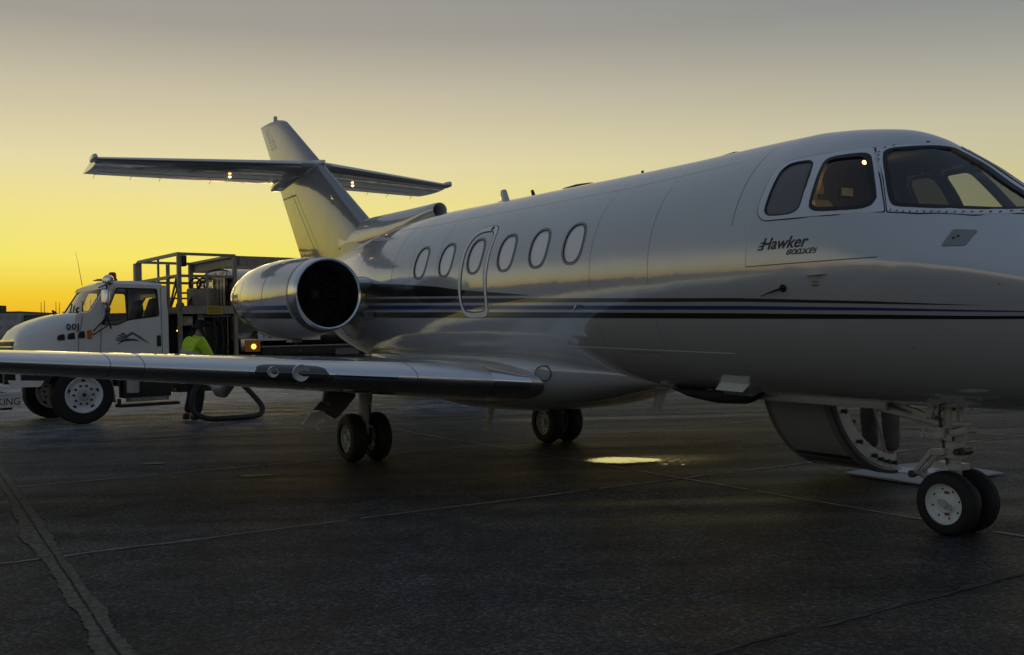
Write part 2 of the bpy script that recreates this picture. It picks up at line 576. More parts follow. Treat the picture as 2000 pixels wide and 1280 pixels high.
def asphalt_material():
    m = bpy.data.materials.new("damp_asphalt")
    m.use_nodes = True
    nt = m.node_tree; L = nt.links
    b = nt.nodes['Principled BSDF']
    t = nt.nodes.new('ShaderNodeTexCoord')

    def noise(scale, detail=4, rough=0.6):
        n = nt.nodes.new('ShaderNodeTexNoise'); n.inputs['Scale'].default_value = scale
        n.inputs['Detail'].default_value = detail; n.inputs['Roughness'].default_value = rough
        L.new(t.outputs['Object'], n.inputs['Vector']); return n.outputs['Fac']

    def mr(v, a, c, d, e):
        n = nt.nodes.new('ShaderNodeMapRange')
        for k, x in zip(('From Min', 'From Max', 'To Min', 'To Max'), (a, c, d, e)):
            n.inputs[k].default_value = x
        L.new(v, n.inputs['Value']); return n.outputs['Result']

    def mul(a, c, op='MULTIPLY'):
        n = nt.nodes.new('ShaderNodeMath'); n.operation = op
        L.new(a, n.inputs[0])
        if isinstance(c, float):
            n.inputs[1].default_value = c
        else:
            L.new(c, n.inputs[1])
        return n.outputs[0]
    big = noise(0.35, 5, 0.6); mid = noise(2.2, 6, 0.7)
    # streaks: damp bands along the paving direction
    mp = nt.nodes.new('ShaderNodeMapping'); mp.inputs['Rotation'].default_value = (0, 0, -JY); mp.inputs['Scale'].default_value = (0.12, 1.6, 1)
    L.new(t.outputs['Object'], mp.inputs['Vector'])
    st = nt.nodes.new('ShaderNodeTexNoise'); st.inputs['Scale'].default_value = 1.1; st.inputs['Detail'].default_value = 5
    L.new(mp.outputs[0], st.inputs['Vector'])
    agg = nt.nodes.new('ShaderNodeTexVoronoi'); agg.inputs['Scale'].default_value = 72.0
    L.new(t.outputs['Object'], agg.inputs['Vector'])
    fine = noise(160.0, 3, 0.7)
    stones = nt.nodes.new('ShaderNodeTexVoronoi'); stones.inputs['Scale'].default_value = 62.0
    L.new(t.outputs['Object'], stones.inputs['Vector'])
    sr = nt.nodes.new('ShaderNodeSeparateColor'); L.new(stones.outputs['Color'], sr.inputs[0])
    stone = mul(mr(sr.outputs[0], 0.0, 1.0, 0.0, 1.0), 2.2, 'POWER')           # a few pale stones among dark ones
    fblot = mul(mr(mid, 0.3, 0.7, 0.35, 1.5), mr(big, 0.35, 0.65, 0.6, 1.3))
    f = mul(mul(mr(stone, 0.0, 1.0, 0.45, 2.4), mr(noise(30.0, 8, 0.85), 0.38, 0.62, 0.25, 1.75)), fblot)
    # farther pavement paler: grazing sky sheen put into the base colour
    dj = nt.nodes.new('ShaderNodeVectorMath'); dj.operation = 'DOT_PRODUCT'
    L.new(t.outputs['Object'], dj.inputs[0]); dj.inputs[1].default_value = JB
    far_sheen = mr(mul(dj.outputs['Value'], mul(mid, 5.0), 'ADD'), 17.0, 22.5, 1.0, 6.0)
    f = mul(f, far_sheen)
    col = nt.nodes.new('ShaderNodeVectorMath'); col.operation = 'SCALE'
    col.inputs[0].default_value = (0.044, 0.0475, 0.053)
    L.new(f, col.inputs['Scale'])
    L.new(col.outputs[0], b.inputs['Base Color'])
    r = mul(mr(st.outputs['Fac'], 0.3, 0.7, 0.50, 0.74), mr(big, 0.3, 0.7, 0.9, 1.08))
    geo = nt.nodes.new('ShaderNodeVectorMath'); geo.operation = 'SUBTRACT'
    L.new(t.outputs['Object'], geo.inputs[0]); geo.inputs[1].default_value = (1.50, 10.50, 0)
    sc = nt.nodes.new('ShaderNodeVectorMath'); sc.operation = 'MULTIPLY'; L.new(geo.outputs[0], sc.inputs[0]); sc.inputs[1].default_value = (1.0, 1.5, 0)
    ln = nt.nodes.new('ShaderNodeVectorMath'); ln.operation = 'LENGTH'; L.new(sc.outputs[0], ln.inputs[0])
    damp = mul(mr(ln.outputs['Value'], 0.1, 0.95, 1.0, 0.0), mr(noise(14.0, 6, 0.75), 0.40, 0.60, 0.1, 1.0))
    inv = mul(mul(damp, -0.90), 1.0, 'ADD')
    r = mul(r, inv)
    L.new(r, b.inputs['Roughness'])
    b.inputs['Specular IOR Level'].default_value = 0.18
    hgt = mul(mul(agg.outputs['Distance'], -1.0), mul(noise(34.0, 6, 0.75), 1.6), 'ADD')
    bp = nt.nodes.new('ShaderNodeBump'); bp.inputs['Strength'].default_value = 0.9; bp.inputs['Distance'].default_value = 0.009
    L.new(hgt, bp.inputs['Height']); L.new(bp.outputs['Normal'], b.inputs['Normal'])
    return m


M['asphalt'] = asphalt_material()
M['joint'] = material("joint_sealant_pale", (0.24, 0.23, 0.21), rough=0.6, var=0.5, var_scale=9, bump=0.4, bump_scale=80)
M['joint_faint'] = material("joint_sealant_dirty", (0.085, 0.084, 0.08), rough=0.7, var=0.5, var_scale=9)
M['reflection_concrete'] = material("reflection_concrete", (0.26, 0.26, 0.255), rough=0.8, var=0.35, var_scale=0.25)
M['patch'] = material("joint_patch_worn", (0.15, 0.134, 0.105), rough=0.85, var=0.8, var_scale=26, bump=0.6, bump_scale=60)
M['crack'] = material("joint_crack_dark", (0.008, 0.008, 0.008), rough=0.9)
M['line_white'] = material("worn_white_marking", (0.62, 0.60, 0.54), rough=0.6, var=0.35, var_scale=3)
M['water'] = material("puddle_water", (0.02, 0.02, 0.018), rough=0.015, spec=1.0, coat=1.0, coat_rough=0.01, coat_ior=1.9)

nt = M['water'].node_tree
tcw = nt.nodes.new('ShaderNodeTexCoord')
off_ = nt.nodes.new('ShaderNodeVectorMath'); off_.operation = 'SUBTRACT'; off_.inputs[1].default_value = (.5, .5, .5)
nt.links.new(tcw.outputs['Generated'], off_.inputs[0])
flat_ = nt.nodes.new('ShaderNodeVectorMath'); flat_.operation = 'MULTIPLY'; flat_.inputs[1].default_value = (2, 2, 0)
nt.links.new(off_.outputs[0], flat_.inputs[0])
len_ = nt.nodes.new('ShaderNodeVectorMath'); len_.operation = 'LENGTH'; nt.links.new(flat_.outputs[0], len_.inputs[0])
nz = nt.nodes.new('ShaderNodeTexNoise'); nz.inputs['Scale'].default_value = 42.0; nz.inputs['Detail'].default_value = 6; nz.inputs['Roughness'].default_value = 0.8
nt.links.new(tcw.outputs['Object'], nz.inputs['Vector'])
sm = nt.nodes.new('ShaderNodeMath'); sm.operation = 'MULTIPLY_ADD'; sm.inputs[1].default_value = 1.1; nt.links.new(nz.outputs['Fac'], sm.inputs[0]); nt.links.new(len_.outputs['Value'], sm.inputs[2])
ed_ = nt.nodes.new('ShaderNodeMapRange'); ed_.inputs['From Min'].default_value = 1.18; ed_.inputs['From Max'].default_value = 1.42
nt.links.new(sm.outputs[0], ed_.inputs['Value'])
trw = nt.nodes.new('ShaderNodeBsdfTransparent'); mxw = nt.nodes.new('ShaderNodeMixShader')
nt.links.new(ed_.outputs['Result'], mxw.inputs[0]); nt.links.new(nt.nodes['Principled BSDF'].outputs[0], mxw.inputs[1]); nt.links.new(trw.outputs[0], mxw.inputs[2])
nt.links.new(mxw.outputs[0], nt.nodes['Material Output'].inputs[0])

g = MB()
ext = 3000.0
g.add([(-ext, -ext, 0), (ext, -ext, 0), (ext, ext, 0), (-ext, ext, 0)], [(0, 1, 2, 3)])
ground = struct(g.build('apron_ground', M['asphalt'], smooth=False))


# unseen pale concrete sheet, added behind the camera to lighten the jet's mirrored flank
mb = MB()
U_ = Vector((math.cos(-.985), math.sin(-.985), 0)); S_ = Vector((math.sin(-.985), -math.cos(-.985), 0))
mb.add([S_ * 26 - U_ * 400 + Vector((0, 0, .004)), S_ * 26 + U_ * 400 + Vector((0, 0, .004)), S_ * 320 + U_ * 400 + Vector((0, 0, .004)), S_ * 320 - U_ * 400 + Vector((0, 0, .004))], [(0, 1, 2, 3)])
struct(mb.build('reflection_sheet', M['reflection_concrete'], smooth=False))


def jag_strip(a0, b0, a1, b1, width, z, jit, n, rnd, skip=0.0):
    """ragged strip on the apron between two apron-grid points"""
    mb = MB()
    A = Vector((a0, b0)); B = Vector((a1, b1)); t = (B - A).normalized(); s = Vector((-t.y, t.x))
    pts = []
    off = 0
    for i in range(n + 1):
        p = A + (B - A) * (i / n)
        off = 0.85 * off + rnd.uniform(-jit, jit) * 0.35
        w0 = width / 2 + rnd.uniform(-jit, jit); w1 = width / 2 + rnd.uniform(-jit, jit)
        q = p + s * off
        pts.append((apron(*(q - s * max(w0, .004)), z), apron(*(q + s * max(w1, .004)), z)))
    for i in range(n):
        if rnd.random() < skip:
            continue
        mb.add([pts[i][0], pts[i + 1][0], pts[i + 1][1], pts[i][1]], [(0, 1, 2, 3)])
    return mb


rnd = random.Random(3)
for b in (3.14, 7.0, 10.68, 14.5, 18.3, 22.1, 25.9, -0.7):
    mb = jag_strip(-22, b, 34, b, 0.040, 0.004, 0.012, 520, rnd, 0.03)
    struct(mb.build('pavement_joint', M['joint_faint'] if b < 4 else M['joint'], smooth=False))
    if b < 8:
        mb = jag_strip(-22, b, 34, b, 0.007, 0.010, 0.003, 420, rnd, 0.1)
        struct(mb.build('joint_crack', M['crack'], smooth=False))
for a in (6.1, 11.5, 16.9, -4.6, 22.3):
    mb = jag_strip(a, -1, a, 30, 0.032, 0.006, 0.010, 260, rnd, 0.12)
    struct(mb.build('pavement_joint', M['joint'], smooth=False))
# the wide patched joint running out of the lower left corner
mb = MB()
prev = None
w0, w1 = .06, .06
n = 520
P = []
for i in range(n + 1):
    bb = 2.5 + i * 0.02
    w0 = min(.085, max(.045, w0 + rnd.uniform(-.006, .006))); w1 = min(.075, max(.04, w1 + rnd.uniform(-.006, .006)))
    bulge = 0.07 * math.exp(-((bb - 7.9) / .35) ** 2)
    P.append((apron(0.735 - w0 - bulge - rnd.uniform(0, .016), bb, .009), apron(0.735 + w1 + rnd.uniform(0, .016), bb, .009)))
for i in range(n):
    mb.add([P[i][0], P[i + 1][0], P[i + 1][1], P[i][1]], [(0, 1, 2, 3)])
struct(mb.build('pavement_patch', M['patch'], smooth=False))
mb = jag_strip(0.735, 2.5, 0.735, 25, 0.010, 0.0125, 0.004, 500, rnd, 0.02)
struct(mb.build('joint_crack', M['crack'], smooth=False))
# worn white apron lines far off
for (x0, y0, x1, y1, w) in ((-13.5, 19.2, -9.9, 20.75, .13), (-9.05, 21.6, -7.85, 22.85, .11), (-6.95, 23.45, -5.3, 23.7, .12), (-7.2, 22.2, -3.4, 18.9, .05)):
    mb = MB()
    a, b = Vector((x0, y0, .016)), Vector((x1, y1, .016)); s = (b - a).normalized().cross(Vector((0, 0, 1))) * w / 2
    mb.add([a - s, b - s, b + s, a + s], [(0, 1, 2, 3)])
    struct(mb.build('apron_marking', M['line_white'], smooth=False))


def puddle(cx, cy, a, b, ang, seed, z=.018):
    rd = random.Random(seed)
    ph = [rd.uniform(0, 6.28) for _ in range(6)]
    mb = MB(); n = 64
    v = [(cx, cy, z)]
    for k in range(n):
        t = 2 * math.pi * k / n
        r = 1 + .10 * math.sin(2 * t + ph[0]) + .07 * math.sin(3 * t + ph[1]) + .04 * math.sin(5 * t + ph[2]) + .03 * math.sin(9 * t + ph[3]) + .02 * math.sin(17 * t + ph[4])
        x, y = a * r * math.cos(t), b * r * math.sin(t)
        v.append((cx + x * math.cos(ang) - y * math.sin(ang), cy + x * math.sin(ang) + y * math.cos(ang), z))
    mb.add(v, [(0, k + 1, (k + 1) % n + 1) for k in range(n)])
    return struct(mb.build('puddle', M['water'], smooth=False))


puddle(1.12, 10.43, .40, .30, -.45, 4); puddle(1.40, 10.40, .24, .16, -.30, 19, .0195)
for (x, y, a, b, sd_) in ((1.55, 10.05, .03, .02, 3), (1.72, 9.98, .025, .02, 6)):
    puddle(x, y, a, b, .1, sd_)

# pale patches in the damp surface
for (x, y, a, b, sd_) in ((-2.63, 9.92, .15, .07, 8), (-4.1, 11.1, .12, .05, 12)):
    o = puddle(x, y, a, b, .15, sd_, .014); o.name = 'pale_patch'; o.data.materials[0] = M['joint']

# ------------------------------------------------------------------ far airport buildings
def building(name, label, x0, x1, y, depth, h, wall, cols, rows, wmat, extras=()):
    e = empty(name, label, 'building', ((x0 + x1) / 2, y, 0))
    w = (x1 - x0) / 2
    mb = MB().box((-w, 0, 0), (w, depth, h)); mb.build('wall', wall, e, smooth=False)
    mb = MB().box((-w - .15, -.15, h), (w + .15, depth + .15, h + .35)); mb.build('roof', M['dark_roof'], e, smooth=False)
    k = 0
    for i in range(cols):
        for j in range(rows):
            cx = -w + (i + .5) * 2 * w / cols; cz = (j + .55) * h / rows
            mb = MB().box((cx - .32 * 2 * w / cols, -.12, cz - .16 * h / rows), (cx + .32 * 2 * w / cols, -.02, cz + .2 * h / rows))
            mb.build('window', wmat, e, smooth=False)
    for (a, b, hh, dd) in extras:
        MB().box((a - w, dd, h + .35), (b - w, dd + 2.5, h + .35 + hh)).build('roof_unit', M['dark_roof'], e, smooth=False)
    return e


building('terminal_building', 'pale concrete block with rows of window bands beyond the truck bonnet', -150, -117.2, 232, 18, 9.3, M['concrete'], 9, 4, M['rim_grey'], [(26.2, 28.2, 1.5, .3)])
building('hangar', 'long low dark hangar with small roof units on the horizon', -117.0, -93, 234, 40, 8.4, M['dark_wall'], 8, 1, M['dark_wall'],
         [(10.6, 13.0, 1.1, .4), (5.0, 6.0, .5, 2), (8.6, 9.2, .7, 1)])
# thin light masts on the hangar roof
for i, (x, hh) in enumerate(((-114.0, 3.2), (-113.2, 3.5), (-110.4, 3.2), (-109.6, 3.0), (-102.0, 3.4))):
    mb = MB().tube([(0, 0, 0), (0, 0, hh)], [.09, .05], 6)
    o = mb.build('roof_mast', M['dark_roof'], None, loc=(x, 236, 8.75))
    tag(o, ['thin mast at the near end of the hangar roof', 'slightly taller mast beside the first roof mast', 'mast in the middle pair on the hangar roof',
            'shorter mast of the middle pair on the hangar roof', 'lone thin mast right of the hangar roof unit'][i], 'mast', 'masts on the hangar roof')
# rest of the field that the polished paint mirrors: treeline and sheds all round the horizon
mb = MB(); rd = random.Random(21)
for k in range(520):
    az = math.radians(rd.uniform(-185, -34)); d = rd.uniform(330, 420)
    hh = rd.uniform(4.5, 10.5) * (0.7 + 0.5 * math.sin(k * .13) ** 2); ww = rd.uniform(4, 10)
    c = Vector((math.sin(az) * d, math.cos(az) * d, 0)); s = Vector((math.cos(az), -math.sin(az), 0))
    pts = []
    nseg = 9
    pr = [(-ww, 0), (-ww * .95, hh * .45), (-ww * .7, hh * rd.uniform(.7, .85)), (-ww * .35, hh * rd.uniform(.85, .98)), (0, hh), (ww * .4, hh * rd.uniform(.82, .98)), (ww * .75, hh * rd.uniform(.65, .85)), (ww, hh * .4), (ww, 0)]
    outw = c.normalized() * 5
    mb.loft([[c + s * a + Vector((0, 0, b)) for a, b in pr], [c + outw * .6 + s * a * 1.1 + Vector((0, 0, b * 1.05)) for a, b in pr], [c + outw * 1.4 + s * a * .8 + Vector((0, 0, b * .7)) for a, b in pr]])
for k in range(260):
    az = math.radians(rd.uniform(27, 178)); d = rd.uniform(420, 520)
    hh = rd.uniform(5, 10); ww = rd.uniform(6, 13)
    c = Vector((math.sin(az) * d, math.cos(az) * d, 0)); s = Vector((math.cos(az), -math.sin(az), 0))
    pr = [(-ww, 0), (-ww * .8, hh * .6), (-ww * .3, hh * .95), (0, hh), (ww * .4, hh * .9), (ww * .8, hh * .7), (ww, 0)]
    outw = c.normalized() * 5
    mb.loft([[c + s * a + Vector((0, 0, b)) for a, b in pr], [c + outw + s * a + Vector((0, 0, b * .8)) for a, b in pr]])
tl = mb.build('treeline', M['leaf'], smooth=False)
tl['kind'] = 'stuff'

# ================================================================== THE JET  (body frame: x forward, y port, z up, origin under the nose wheels)
JYAW, JPITCH = -0.98500, 0.01713
jet = empty('business_jet', 'parked white business jet with black and blue stripes along its fuselage', 'jet', (2.9326, 6.5003, 0), (0, JPITCH, JYAW))

SEC = [(2.36, 1.43, 1.41, 0.01, 1.42), (2.33, 1.5, 1.34, 0.085, 1.42), (2.22, 1.585, 1.25, 0.175, 1.42), (2.0, 1.63, 1.13, 0.3, 1.43), (1.7, 1.725, 1.02, 0.43, 1.46), (1.4, 1.815, 0.945, 0.55, 1.51), (1.15, 1.89, 0.9, 0.645, 1.57), (0.95, 1.96, 0.875, 0.715, 1.63), (0.75, 2.065, 0.86, 0.775, 1.68), (0.58, 2.17, 0.85, 0.825, 1.715), (0.42, 2.285, 0.843, 0.865, 1.74), (0.26, 2.415, 0.838, 0.895, 1.76), (0.085, 2.534, 0.835, 0.92, 1.775), (-0.1, 2.651, 0.834, 0.94, 1.785), (-0.29, 2.727, 0.834, 0.955, 1.795), (-0.49, 2.765, 0.834, 0.966, 1.8), (-0.7, 2.792, 0.834, 0.973, 1.806), (-0.93, 2.808, 0.834, 0.975, 1.809), (-1.3, 2.806, 0.834, 0.975, 1.809), (-2.2, 2.79, 0.834, 0.975, 1.809), (-3.2, 2.784, 0.834, 0.975, 1.809), (-4.2, 2.784, 0.834, 0.975, 1.809), (-5.2, 2.784, 0.834, 0.975, 1.809), (-6.2, 2.784, 0.834, 0.975, 1.809), (-6.8, 2.765, 0.836, 0.957, 1.805), (-7.3, 2.735, 0.85, 0.925, 1.8), (-7.8, 2.695, 0.88, 0.87, 1.795), (-8.3, 2.64, 0.93, 0.795, 1.79), (-8.9, 2.565, 1.03, 0.69, 1.8), (-9.6, 2.48, 1.19, 0.56, 1.83), (-10.4, 2.39, 1.4, 0.42, 1.88), (-11.2, 2.3, 1.6, 0.3, 1.93), (-12.0, 2.2, 1.78, 0.19, 1.98), (-12.7, 2.12, 1.92, 0.09, 2.02), (-12.8, 2.06, 2.0, 0.02, 2.03)]
PE = np.array([(-12.8, 2), (-.6, 2), (-.25, 1.88), (.02, 1.62), (.3, 1.5), (.7, 1.5), (.95, 1.62), (1.4, 2), (2.36, 2)])   # the roof is ridged at the windscreen
SEC = np.array(sorted(SEC))


def pchip(xs, ys):
    hh = np.diff(xs); d = np.diff(ys) / hh; m = np.zeros(len(xs))
    for i in range(1, len(xs) - 1):
        if d[i - 1] * d[i] > 0:
            w1 = 2 * hh[i] + hh[i - 1]; w2 = hh[i] + 2 * hh[i - 1]; m[i] = (w1 + w2) / (w1 / d[i - 1] + w2 / d[i])
    m[0] = d[0]; m[-1] = d[-1]

    def F(x):
        x = np.clip(np.asarray(x, float), xs[0], xs[-1]); i = np.clip(np.searchsorted(xs, x) - 1, 0, len(xs) - 2)
        t = (x - xs[i]) / hh[i]
        return (2*t**3-3*t**2+1)*ys[i]+(t**3-2*t**2+t)*hh[i]*m[i]+(-2*t**3+3*t**2)*ys[i+1]+(t**3-t**2)*hh[i]*m[i+1]
    return F


fT, fB, fW, fC = [pchip(SEC[:, 0], SEC[:, k]) for k in (1, 2, 3, 4)]
fP = pchip(PE[:, 0], PE[:, 1])


def skin(x, z, off=0.0, side=-1):
    """point on the fuselage side; off = metres proud of the skin"""
    c = float(fC(x)); hh = float(fT(x)) - c if z > c else c - float(fB(x)); w = float(fW(x))
    q = max(-1.0, min(1.0, (z - c) / hh)); p = float(fP(x)) if z > c else 2.0
    cs = max(0.0, 1 - abs(q) ** p) ** (1 / p)
    y, zz = w * cs, z
    ny, nz = max(cs, 1e-4) ** (p - 1) / w, math.copysign(abs(q) ** (p - 1), q) / hh
    l = math.hypot(ny, nz) or 1
    return (x, side * (y + off * ny / l), zz + off * nz / l)


def skin_fn(side=-1):
    return lambda u, v, t=0.0: skin(u, v, t, side)


def pin(x, z, poly):
    c = False; j = len(poly) - 1
    for i in range(len(poly)):
        xi, yi = poly[i]; xj, yj = poly[j]
        if (yi > z) != (yj > z) and x < (xj - xi) * (z - yi) / (yj - yi) + xi:
            c = not c
        j = i
    return c


FRAME_SIDE = [(-.881,2.185),(-.864,2.151),(-.834,2.123),(-.796,2.108),(-.585,2.104),(-.266,2.098),(.038,2.091),(-.083,2.318),(-.241,2.555),(-.349,2.551),(-.585,2.547),(-.745,2.539),(-.818,2.528),(-.868,2.492),(-.881,2.440),(-.882,2.335),(-.886,2.233)]
PANE_AFT = [(-.824,2.187),(-.809,2.158),(-.766,2.136),(-.615,2.132),(-.561,2.143),(-.531,2.171),(-.532,2.269),(-.567,2.469),(-.591,2.496),(-.633,2.513),(-.752,2.512),(-.793,2.496),(-.819,2.458),(-.822,2.395),(-.823,2.292)]
PANE_MID = [(-.462,2.179),(-.444,2.153),(-.397,2.132),(-.225,2.122),(-.097,2.120),(-.049,2.140),(-.041,2.190),(-.108,2.321),(-.197,2.469),(-.226,2.498),(-.266,2.517),(-.369,2.518),(-.467,2.513),(-.500,2.489),(-.490,2.418),(-.473,2.301)]
WS_FRAME = [(-.232,2.556),(-.157,2.563),(-.068,2.567),(.0,2.572)] + [(float(x), float(fT(x)) - .002) for x in np.arange(.05, .78, .06)] + [(.76,2.045),(.65,2.044),(.479,2.040),(.216,2.069),(.054,2.090),(-.063,2.318)]
WS_PANE = [(-.163,2.500),(-.167,2.521),(-.155,2.541),(-.083,2.549),(.0,2.556)] + [(float(x), float(fT(x)) - .010) for x in np.arange(.055, .66, .06)] + [(.665,2.088),(.655,2.076),(.547,2.071),(.352,2.088),(.159,2.110),(.082,2.122),(.048,2.145),(.008,2.206),(-.074,2.353)]

WX = [-5.722, -5.160, -4.573, -4.006, -3.470, -2.952]
WZ = [2.099, 2.097, 2.103, 2.100, 2.105, 2.111]


def oval(cx, cz, rx, rz, n=36, p=2.5):
    o = []
    for k in range(n):
        t = 2 * math.pi * k / n
        c, s = math.cos(t), math.sin(t)
        o.append((cx + rx * math.copysign(abs(c) ** (2 / p), c), cz + rz * math.copysign(abs(s) ** (2 / p), s)))
    return o


HOLES = [scale_poly(p, .012) for p in (PANE_AFT, PANE_MID)] + [scale_poly(WS_PANE, .004)]
CABIN_HOLES = [oval(a, b, .130, .167) for a, b in zip(WX, WZ)]

# ---- fuselage shell with real openings for the cockpit panes
NPHI = 224


def shell(xs, off, holes):
    mb = MB()
    rings = []
    for x in xs:
        c, t, b, w = float(fC(x)), float(fT(x)), float(fB(x)), float(fW(x))
        w = max(w - off, .004)
        r = []
        for k in range(NPHI):
            a = 2 * math.pi * k / NPHI
            ss = math.sin(a)
            hh = max((t - c - off) if ss > 0 else (c - b - off), .004)
            e_ = 2 / (float(fP(x)) if ss > 0 else 2.0); cc_ = math.cos(a)
            r.append((x, w * math.copysign(abs(cc_) ** e_, cc_), c + hh * math.copysign(abs(ss) ** e_, ss)))
        rings.append(r)
    v = [p for r in rings for p in r]
    f = []
    for i in range(len(xs) - 1):
        for k in range(NPHI):
            q = (i * NPHI + k, i * NPHI + (k + 1) % NPHI, (i + 1) * NPHI + (k + 1) % NPHI, (i + 1) * NPHI + k)
            if -1.0 < xs[i] < 1.1:
                cx = (xs[i] + xs[i + 1]) / 2; cz = sum(v[j][2] for j in q) / 4
                if cz > 1.95 and any(pin(cx, cz, h) for h in holes):
                    continue
            elif -6.1 < xs[i] < -2.6:
                cx = (xs[i] + xs[i + 1]) / 2; cz = sum(v[j][2] for j in q) / 4
                if 1.9 < cz < 2.3 and any(pin(cx, cz, h) for h in CABIN_HOLES):
                    continue
            f.append(q)
    mb.add(v, f)
    return mb


xs = list(np.arange(-12.8, -6.6, .12)) + list(np.arange(-6.6, -6.05, .1)) + list(np.arange(-6.05, -2.66, .022)) + list(np.arange(-2.6, -1.0, .1)) + list(np.arange(-1.0, 1.06, .016)) + list(np.arange(1.08, 2.3, .045)) + [2.3, 2.33, 2.35, 2.36]
fus = shell([float(x) for x in xs], 0.0, HOLES).build('fuselage', M['jet_paint'], jet, angle=60)
liner = shell([float(x) for x in np.arange(-1.04, .98, .016)], .03, HOLES).build('cockpit_lining', M['dark_in'], jet, angle=60)
# cockpit fittings
def section_disc(x, off):
    mb = MB()
    c, t, b, w = float(fC(x)), float(fT(x)), float(fB(x)), float(fW(x))
    mb.add([(x, (w - off) * math.cos(2 * math.pi * k / 48), c + ((t - c - off) if math.sin(2 * math.pi * k / 48) > 0 else (c - b - off)) * math.sin(2 * math.pi * k / 48)) for k in range(48)], [tuple(range(48))])
    return mb
section_disc(-1.02, .032).build('cockpit_bulkhead', M['cockpit_in'], jet, smooth=False)
MB().loft([[(-.02, -.80, 2.02), (-.02, .80, 2.02), (-.02, .80, 1.9), (-.02, -.80, 1.9)], [(.25, -.60, 2.12), (.25, .60, 2.12), (.25, .7, 1.85), (.25, -.7, 1.85)],
           [(.58, -.30, 2.06), (.58, .30, 2.06), (.58, .5, 1.8), (.58, -.5, 1.8)], [(.85, -.18, 1.92), (.85, .18, 1.92), (.85, .3, 1.75), (.85, -.3, 1.75)]]).build('glareshield', M['dark_in'], jet, bevel=.02)
MB().box((-1.0, -.72, 1.35), (.3, .72, 1.37)).build('cockpit_floor', M['dark_in'], jet, smooth=False)
for sy in (-.45, .45):
    mb = MB()
    mb.loft([[(-.72, sy - .2, 1.75), (-.72, sy + .2, 1.75), (-.58, sy + .2, 1.75), (-.58, sy - .2, 1.75)], [(-.80, sy - .2, 2.15), (-.80, sy + .2, 2.15), (-.68, sy + .2, 2.15), (-.68, sy - .2, 2.15)],
             [(-.83, sy - .13, 2.28), (-.83, sy + .13, 2.28), (-.74, sy + .13, 2.28), (-.74, sy - .13, 2.28)]])
    mb.box((-.78, sy - .22, 1.55), (-.25, sy + .22, 1.75))
    mb.loft([[(-.83, sy - .1, 2.31), (-.83, sy + .1, 2.31), (-.75, sy + .1, 2.31), (-.75, sy - .1, 2.31)], [(-.85, sy - .1, 2.44), (-.85, sy + .1, 2.44), (-.77, sy + .1, 2.44), (-.77, sy - .1, 2.44)]])
    mb.build('pilot_seat', M['cockpit_in'], jet, bevel=.03)
    mb = MB().tube([(.05, sy, 1.75), (-.05, sy, 1.98)], .02, 8).tube([(-.06, sy - .17, 2.02), (-.06, sy - .15, 1.96), (-.05, sy, 1.95), (-.06, sy + .15, 1.96), (-.06, sy + .17, 2.02)], .016, 8)
    mb.build('control_yoke', M['dark_in'], jet)
MB().box((-.55, -.2, 2.52), (-.05, .2, 2.60)).build('overhead_panel', M['dark_in'], jet, bevel=.01)
lamp = MB().lathe([(-.016, .003), (-.01, .012), (0, .017), (.01, .012), (.016, .003)], 12, 'z', (-.318, -.50, 2.472)).build('cockpit_lamp', M['warm_lamp'], jet)
MB().lathe([(-.009, .002), (0, .008), (.009, .002)], 10, 'z', (-.262, -.50, 2.455)).build('cockpit_lamp', M['warm_lamp'], jet)
MB().box((-.97, .10, 2.36), (-.955, .22, 2.42)).build('cockpit_placard', M['sign_white'], jet, smooth=False)
MB().box((-.97, -.78, 2.0), (-.95, -.5, 2.24)).build('cockpit_panel', M['cockpit_in'], jet, smooth=False)
pl = bpy.data.lights.new('cockpit_lamp_light', 'POINT'); pl.energy = 2.6; pl.color = (1, .66, .3); pl.shadow_soft_size = .03
plo = bpy.data.objects.new('cockpit_lamp_light', pl); COL.objects.link(plo); plo.parent = jet; plo.location = (-.36, -.36, 2.40)

